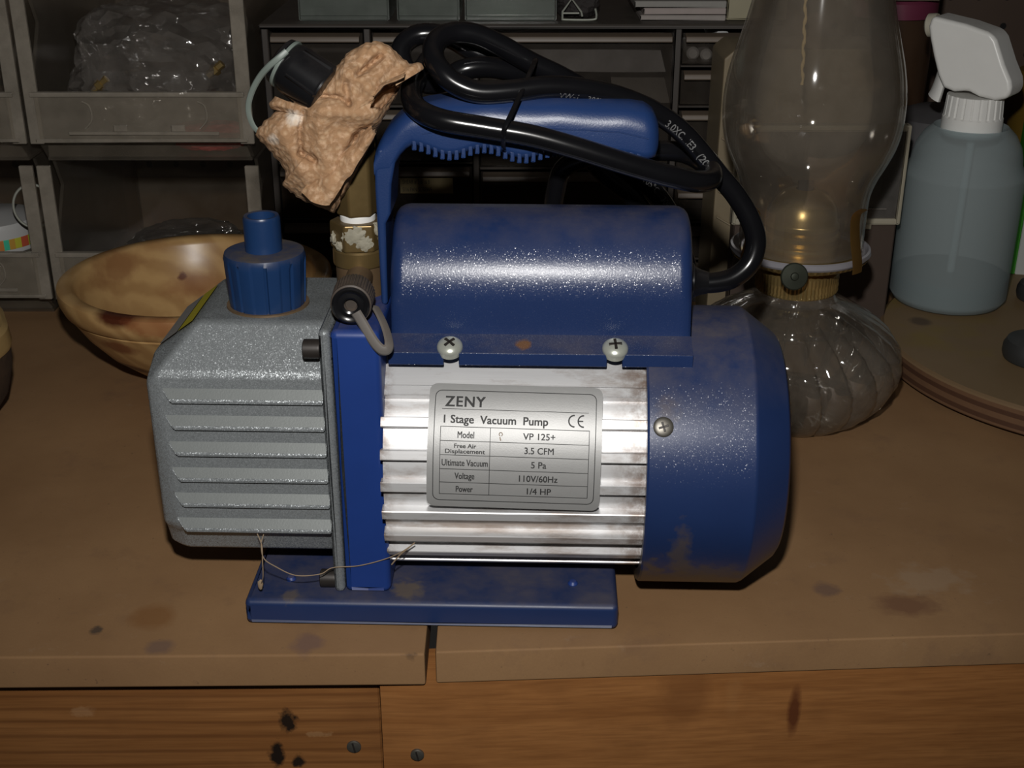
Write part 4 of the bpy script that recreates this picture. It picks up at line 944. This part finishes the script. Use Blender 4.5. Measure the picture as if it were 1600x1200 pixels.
for c in range(4):
    xa, xb = xd[c] + .0022, xd[c+1] - .0022
    for z1, z2 in zip(rows[c], rows[c][1:]):
        if z2 > .006: cb_('shelf', xa, xb, .002, .150, z2 - .0012, z2 + .0004)
        d = ob('drawer', box(xa + .0006, xb - .0006, .0015, .0035, z2 + .0012, z1 - .0026, .0005, 1), M['drawer'], cab)
        ob('drawer_lip', prism([(-.0065, z1 - .0072), (-.0055, z1 - .0080), (.0015, z1 - .0045), (.0015, z1 - .0026), (-.0055, z1 - .0040)], xa + .0022, xb - .0022, 'x', .0004, 1), M['drawer_lip'], d)
        ob('drawer_tray', box(xa + .0008, xb - .0008, .0036, .130, z2 + .0012, z2 + .0026), M['drawer'], d)
# paper label on a drawer
la, lb_ = W(625, 278, CYF), W(708, 302, CYF)
lab_o = ob('paper_label', box(la.x, lb_.x, -.0003, .0014, lb_.z, la.z), pmat('yellowed_label', (.22, .17, .08), .7), cab)
for s, py in (('SHEAR # 3-8/16 B', 287), ('5/16 PAN SCREWS', 299)):
    vs, fs = text_mesh(s, .0040, .62, 'LEFT'); p = W(629, py, CYF - .0005); bm = bmesh.new(); put_flat(bm, vs, fs, lambda x, y: (p.x + x, -.0006, p.z + y)); ob('lettering', bm, M['ink'], lab_o)
# paper sheets and round stock in the drawers
def sheet(px0, py0, px1, py1, yy, mat, label, name='paper_sheet', cat='paper'):
    a, b = W(px0, py0, yy), W(px1, py1, yy)
    bm = grid(lambda u, v: (a.x + (b.x - a.x) * u, yy + .05 * (v) + .002 * math.sin(6 * u), b.z + (a.z - b.z) * v - (.006 * u * u * v)), 12, 6); bmesh.ops.solidify(bm, geom=list(bm.faces), thickness=.0006)
    return tag(ob(name, bm, mat), label, cat)
pap = pmat('grey_paper', (.85, .85, .86), .7, 0, .06, 30)
sheet(782, 70, 1040, 112, CYF + .010, pap, 'pale folded leaflet inside the wide top drawer')
sheet(960, 118, 1052, 160, CYF + .012, pmat('dim_paper', (.45, .43, .40), .7), 'dim grey card low inside the wide top drawer')
vs, fs = text_mesh('BE PARTNER-CLICK', .0042, .9, 'LEFT'); p = W(936, 100, CYF + .0095); bm = bmesh.new()
put_flat(bm, vs, fs, lambda x, y: (p.x + x, p.y - .0005 + .006, p.z + y)); bm.free()
for px, py, r in ((1083, 84, .0042), (1104, 86, .0040), (1129, 61, .0055)):
    c = W(px, py, CYF + .012); o = ob('white_rod', lathe([(0, 0), (r * .7, 0), (r, r * .4), (r, .05), (0, .05)], 24, axis_to((0, 0, 0), (0, 1, 0))), pmat('white_rod_plastic', (.75, .76, .76), .5)); o.location = c
    tag(o, {1083: 'white round rod end at lower left in the small top drawer', 1104: 'dim white rod end second from left in the small top drawer', 1129: 'larger white round end at upper right in the small top drawer'}[px], 'rod', 'round stock in the small top drawer')

# things on the cabinet
M['tub'] = clearmat('green_grey_tub', (.80, .84, .80), (.20, .22, .20), .5, .3, .15, 1.45)
for x0, x1, yb, lb in ((468, 606, 22, 'clear shallow tub at the left on top of the drawer cabinet'), (622, 716, 21, 'clear tub with a bright lower edge, middle of the cabinet top'), (728, 868, 22, 'clear tub beside the wire clip on the cabinet top')):
    a, b = W(x0, yb, CYF + .012), W(x1, yb, CYF + .012); t = empty('clear_tub', lb, 'tub', ((a.x + b.x) / 2, CYF + .012, CZ), 0, 'clear tubs on the cabinet top'); hw = (b.x - a.x) / 2
    ob('tub_wall', box(-hw, hw, 0, .0015, .0004, .030, .0005, 1), M['tub'], t); ob('tub_wall', box(-hw, hw, .0585, .060, .0004, .030, .0005, 1), M['tub'], t)
    for s in (-1, 1): ob('tub_wall', box(s * hw - .0008, s * hw + .0008, .0015, .0585, .0004, .030), M['tub'], t)
    ob('tub_floor', box(-hw, hw, 0, .060, 0, .0015), M['tub'], t); ob('tub_foot_rim', box(-hw, hw, -.0012, .0, 0, .0035, .0008, 1), M['tub'], t)
def Wz(px, dz): v = W(px, 20, CYF + .01); return Vector((v.x, v.y, CZ + dz))
bm = tube(spline([Wz(878, .0012), Wz(884, .0009), Wz(926, .0009), Wz(932, .003), Wz(930, .008)], 5), .0007, 8)
tube([Wz(879, .001), Wz(879, .006), Wz(893, .014), Wz(908, .006), Wz(910, .003)], .0007, 8, into=bm); tube([Wz(880, .005), Wz(905, .005)], .0006, 8, into=bm)
clip = ob('wire_clip', bm, M['steel']); tag(clip, 'bent silver wire clip on top of the drawer cabinet', 'clip')
crumple('dark_pouch', Wz(905, 0).x, CYF + .030, CZ, .014, .012, .012, pmat('dark_cloth', (.02, .016, .015), .8), 'dark lump behind the wire clip on the cabinet top', 'pouch', 6.6)
bmx = W(1058, 12, CYF + .03); stk = (-.028, .027)
for i, (dx, h0, h1, c) in enumerate(((0, 0, .0035, (.30, .27, .25)), (.002, .0036, .0080, (.34, .29, .27)), (-.004, .0081, .0125, (.26, .25, .23)))):
    o = ob('booklet', box(bmx.x - .026 + dx, bmx.x + .030, CYF + .012, CYF + .10, CZ + h0, CZ + h1, .0006, 1), pmat('booklet_paper', c, .7, 0, .1, 200)); tag(o, ['lowest', 'middle', 'topmost'][i] + ' booklet of the stack on the right of the cabinet top', 'booklet', 'booklets on the cabinet top')
cm = pmat('cream_card', (.30, .27, .18), .6, 0, .1)
c0, c1 = W(1132, 14, CYF - .02), W(1452, 10, CYF - .02)
# ------------------------------------------------------------------ things behind the lamp
tan = pmat('tan_ribbed_plastic', (.21, .165, .10), .6, 0, .15, 40)
TYB = .345
ta, tb = W(1112, 350, TYB), W(1366, 350, TYB)
tbx = empty('tan_storage_box', 'tan ribbed box standing behind the oil lamp chimney', 'box', ((ta.x + tb.x) / 2, TYB, 0)); hw = (tb.x - ta.x) / 2; tz = W(1112, 76, TYB).z
ob('box_body', prism([(-hw, 0), (hw, 0), (hw + .004, tz - .012), (hw - .004, tz), (-hw + .008, tz), (-hw + .001, tz - .006)], 0, .050, 'y', .0018, 2), tan, tbx)
for k in range(6):
    z = tz - .020 - k * .0170
    ob('box_rib', prism([(-hw + .0025, z), (-hw + .030, z - .016), (-hw + .030, z - .0175), (-hw + .0025, z - .0015)], -.0010, .0012, 'y', .0003, 1), pmat('tan_rib_light', (.27, .215, .14), .6), tbx)
cr0, cr1 = W(1146, 362, TYB - .022), W(1402, 352, TYB - .022)
case = empty('clear_lid_case', 'flat case with cream rim and smoky clear lid leaning behind the oil lamp', 'case', ((cr0.x + cr1.x) / 2, TYB - .020, 0)); hx = (cr1.x - cr0.x) / 2; cz0 = cr1.z; cz1 = W(1402, 196, TYB - .022).z
creamr = pmat('cream_rim_plastic', (.34, .31, .235), .5, 0, .06)
bm = box(-hx, hx, -.002, .006, cz0, cz0 + .0042, .0012, 2); box(-hx, hx, -.002, .006, cz1 - .0042, cz1, .0012, 2, into=bm)
for s in (-1, 1): box(s * hx - .0018, s * hx + .0018, -.002, .006, cz0, cz1, .0012, 2, into=bm)
box(hx - .022, hx - .016, -.002, .004, cz0 - .0030, cz0 + .001, .0006, 1, into=bm); ob('case_rim', bm, creamr, case)
ob('case_lid', box(-hx + .001, hx - .001, -.0008, .0004, cz0 + .003, cz1 - .003), clearmat('smoky_lid', (.5, .5, .5), (.16, .15, .14), .45, .2, .15, 1.45), case)
ob('lid_ridge', box(-hx + .008, hx - .008, -.0022, -.0008, cz0 + .010, cz0 + .0112), clearmat('lid_ridge', (.6, .6, .6), (.25, .23, .21), .5, .2, .2), case)
ob('case_foot', box(-hx, hx, .0, .012, 0, cz0 - .0002, .001, 1), pmat('brown_ledge', (.055, .036, .026), .7), case)
# tall jar with a pink lid
jy = .545; ja, jb = W(1330, 24, jy), W(1462, 24, jy); jr = (jb.x - ja.x) / 2
pj = empty('pink_lid_jar', 'tall brown jar with a pink lid between the chimney and the spray head', 'jar', ((ja.x + jb.x) / 2, jy, 0)); jz_ = W(1400, 30, jy - jr).z
ob('jar_body', lathe([(0, 0), (jr * .92, 0), (jr * .95, .004), (jr * .95, jz_ - .03), (jr * .90, jz_ - .012), (jr * .88, jz_)], 64), pmat('amber_jar', (.060, .034, .020), .25, 0, .3, 30), pj)
ob('jar_lid', lathe([(jr * .90, jz_ - .001), (jr * 1.0, jz_ - .001), (jr * 1.0, jz_ + .010), (jr * .95, jz_ + .012), (0, jz_ + .012)], 64), pmat('pink_lid', (.17, .030, .065), .5), pj)
o = ob('cream_card_box', box(-.03, W(1448, 8, jy).x - (ja.x + jb.x) / 2, -.03, .03, 0, .02, .001, 1), cm); o.location = ((ja.x + jb.x) / 2, jy, jz_ + .0121); tag(o, 'flat cream box lying on the pink jar lid', 'box')
o = ob('cream_packet', box(0, .040, 0, .05, 0, .016, .0015, 2), cm); o.location = (W(1132, 15, CYF + .02).x, CYF + .012, CZ); tag(o, 'cream packet at the right end of the cabinet top', 'packet')
# grey jug behind the spray bottle
gy = .448; ga = W(1462, 260, gy)
o = ob('grey_jug', lathe([(0, 0), (.040, 0), (.043, .004), (.043, W(1440, 240, gy).z), (.041, W(1440, 205, gy).z), (.034, W(1440, 180, gy).z), (.020, W(1440, 168, gy).z), (0, W(1440, 166, gy).z)], 64), pmat('grey_jug_plastic', (.085, .082, .085), .6)); o.location = (ga.x, gy, 0); tag(o, 'round-shouldered dull grey jug between the lamp and the spray bottle', 'jug')
# green and white box at the right edge
gb = G(1573, 428, DZ1)
gbx = empty('green_white_box', 'white box with a bright green edge on the disc behind the spray bottle', 'box', (gb.x, gb.y, DZ1), R(-12))
gh = W(1590, 185, gb.y).z - DZ1
ob('box_carton', box(.0052, .07, 0, .03, 0, gh, .0006, 1), pmat('white_carton', (.46, .47, .45), .55, 0, .05), gbx)
ob('green_edge', box(0, .0052, -.0002, .0302, 0, gh, .0006, 1), pmat('green_carton', (.045, .30, .015), .5, 0, .06), gbx)
oy = .47; oa = W(1590, 180, oy); obb = W(1590, 110, oy)
o = ob('amber_can', lathe([(0, 0), (.030, 0), (.030, obb.z - .01), (.027, obb.z), (0, obb.z + .001)], 48), pmat('amber_yellow', (.14, .085, .012), .45)); o.location = (oa.x + .025, oy, 0); tag(o, 'amber-yellow can at the right edge behind the green box', 'can')
# thin twine hanging behind the chimney
tw0 = W(1268, -192, .2); tw1 = W(1253, 132, .212)
bm = tube([tw0.lerp(tw1, k / 60) + Vector((.0004 * math.sin(k), 0, 0)) for k in range(61)], [.0008 + .00025 * math.sin(k * 1.9) for k in range(61)], 8)
o = ob('hanging_twine', bm, pmat('golden_twine', (.42, .31, .15), .7, 0, .2, 300)); tag(o, 'short golden twine hanging down inside the lamp chimney', 'twine')
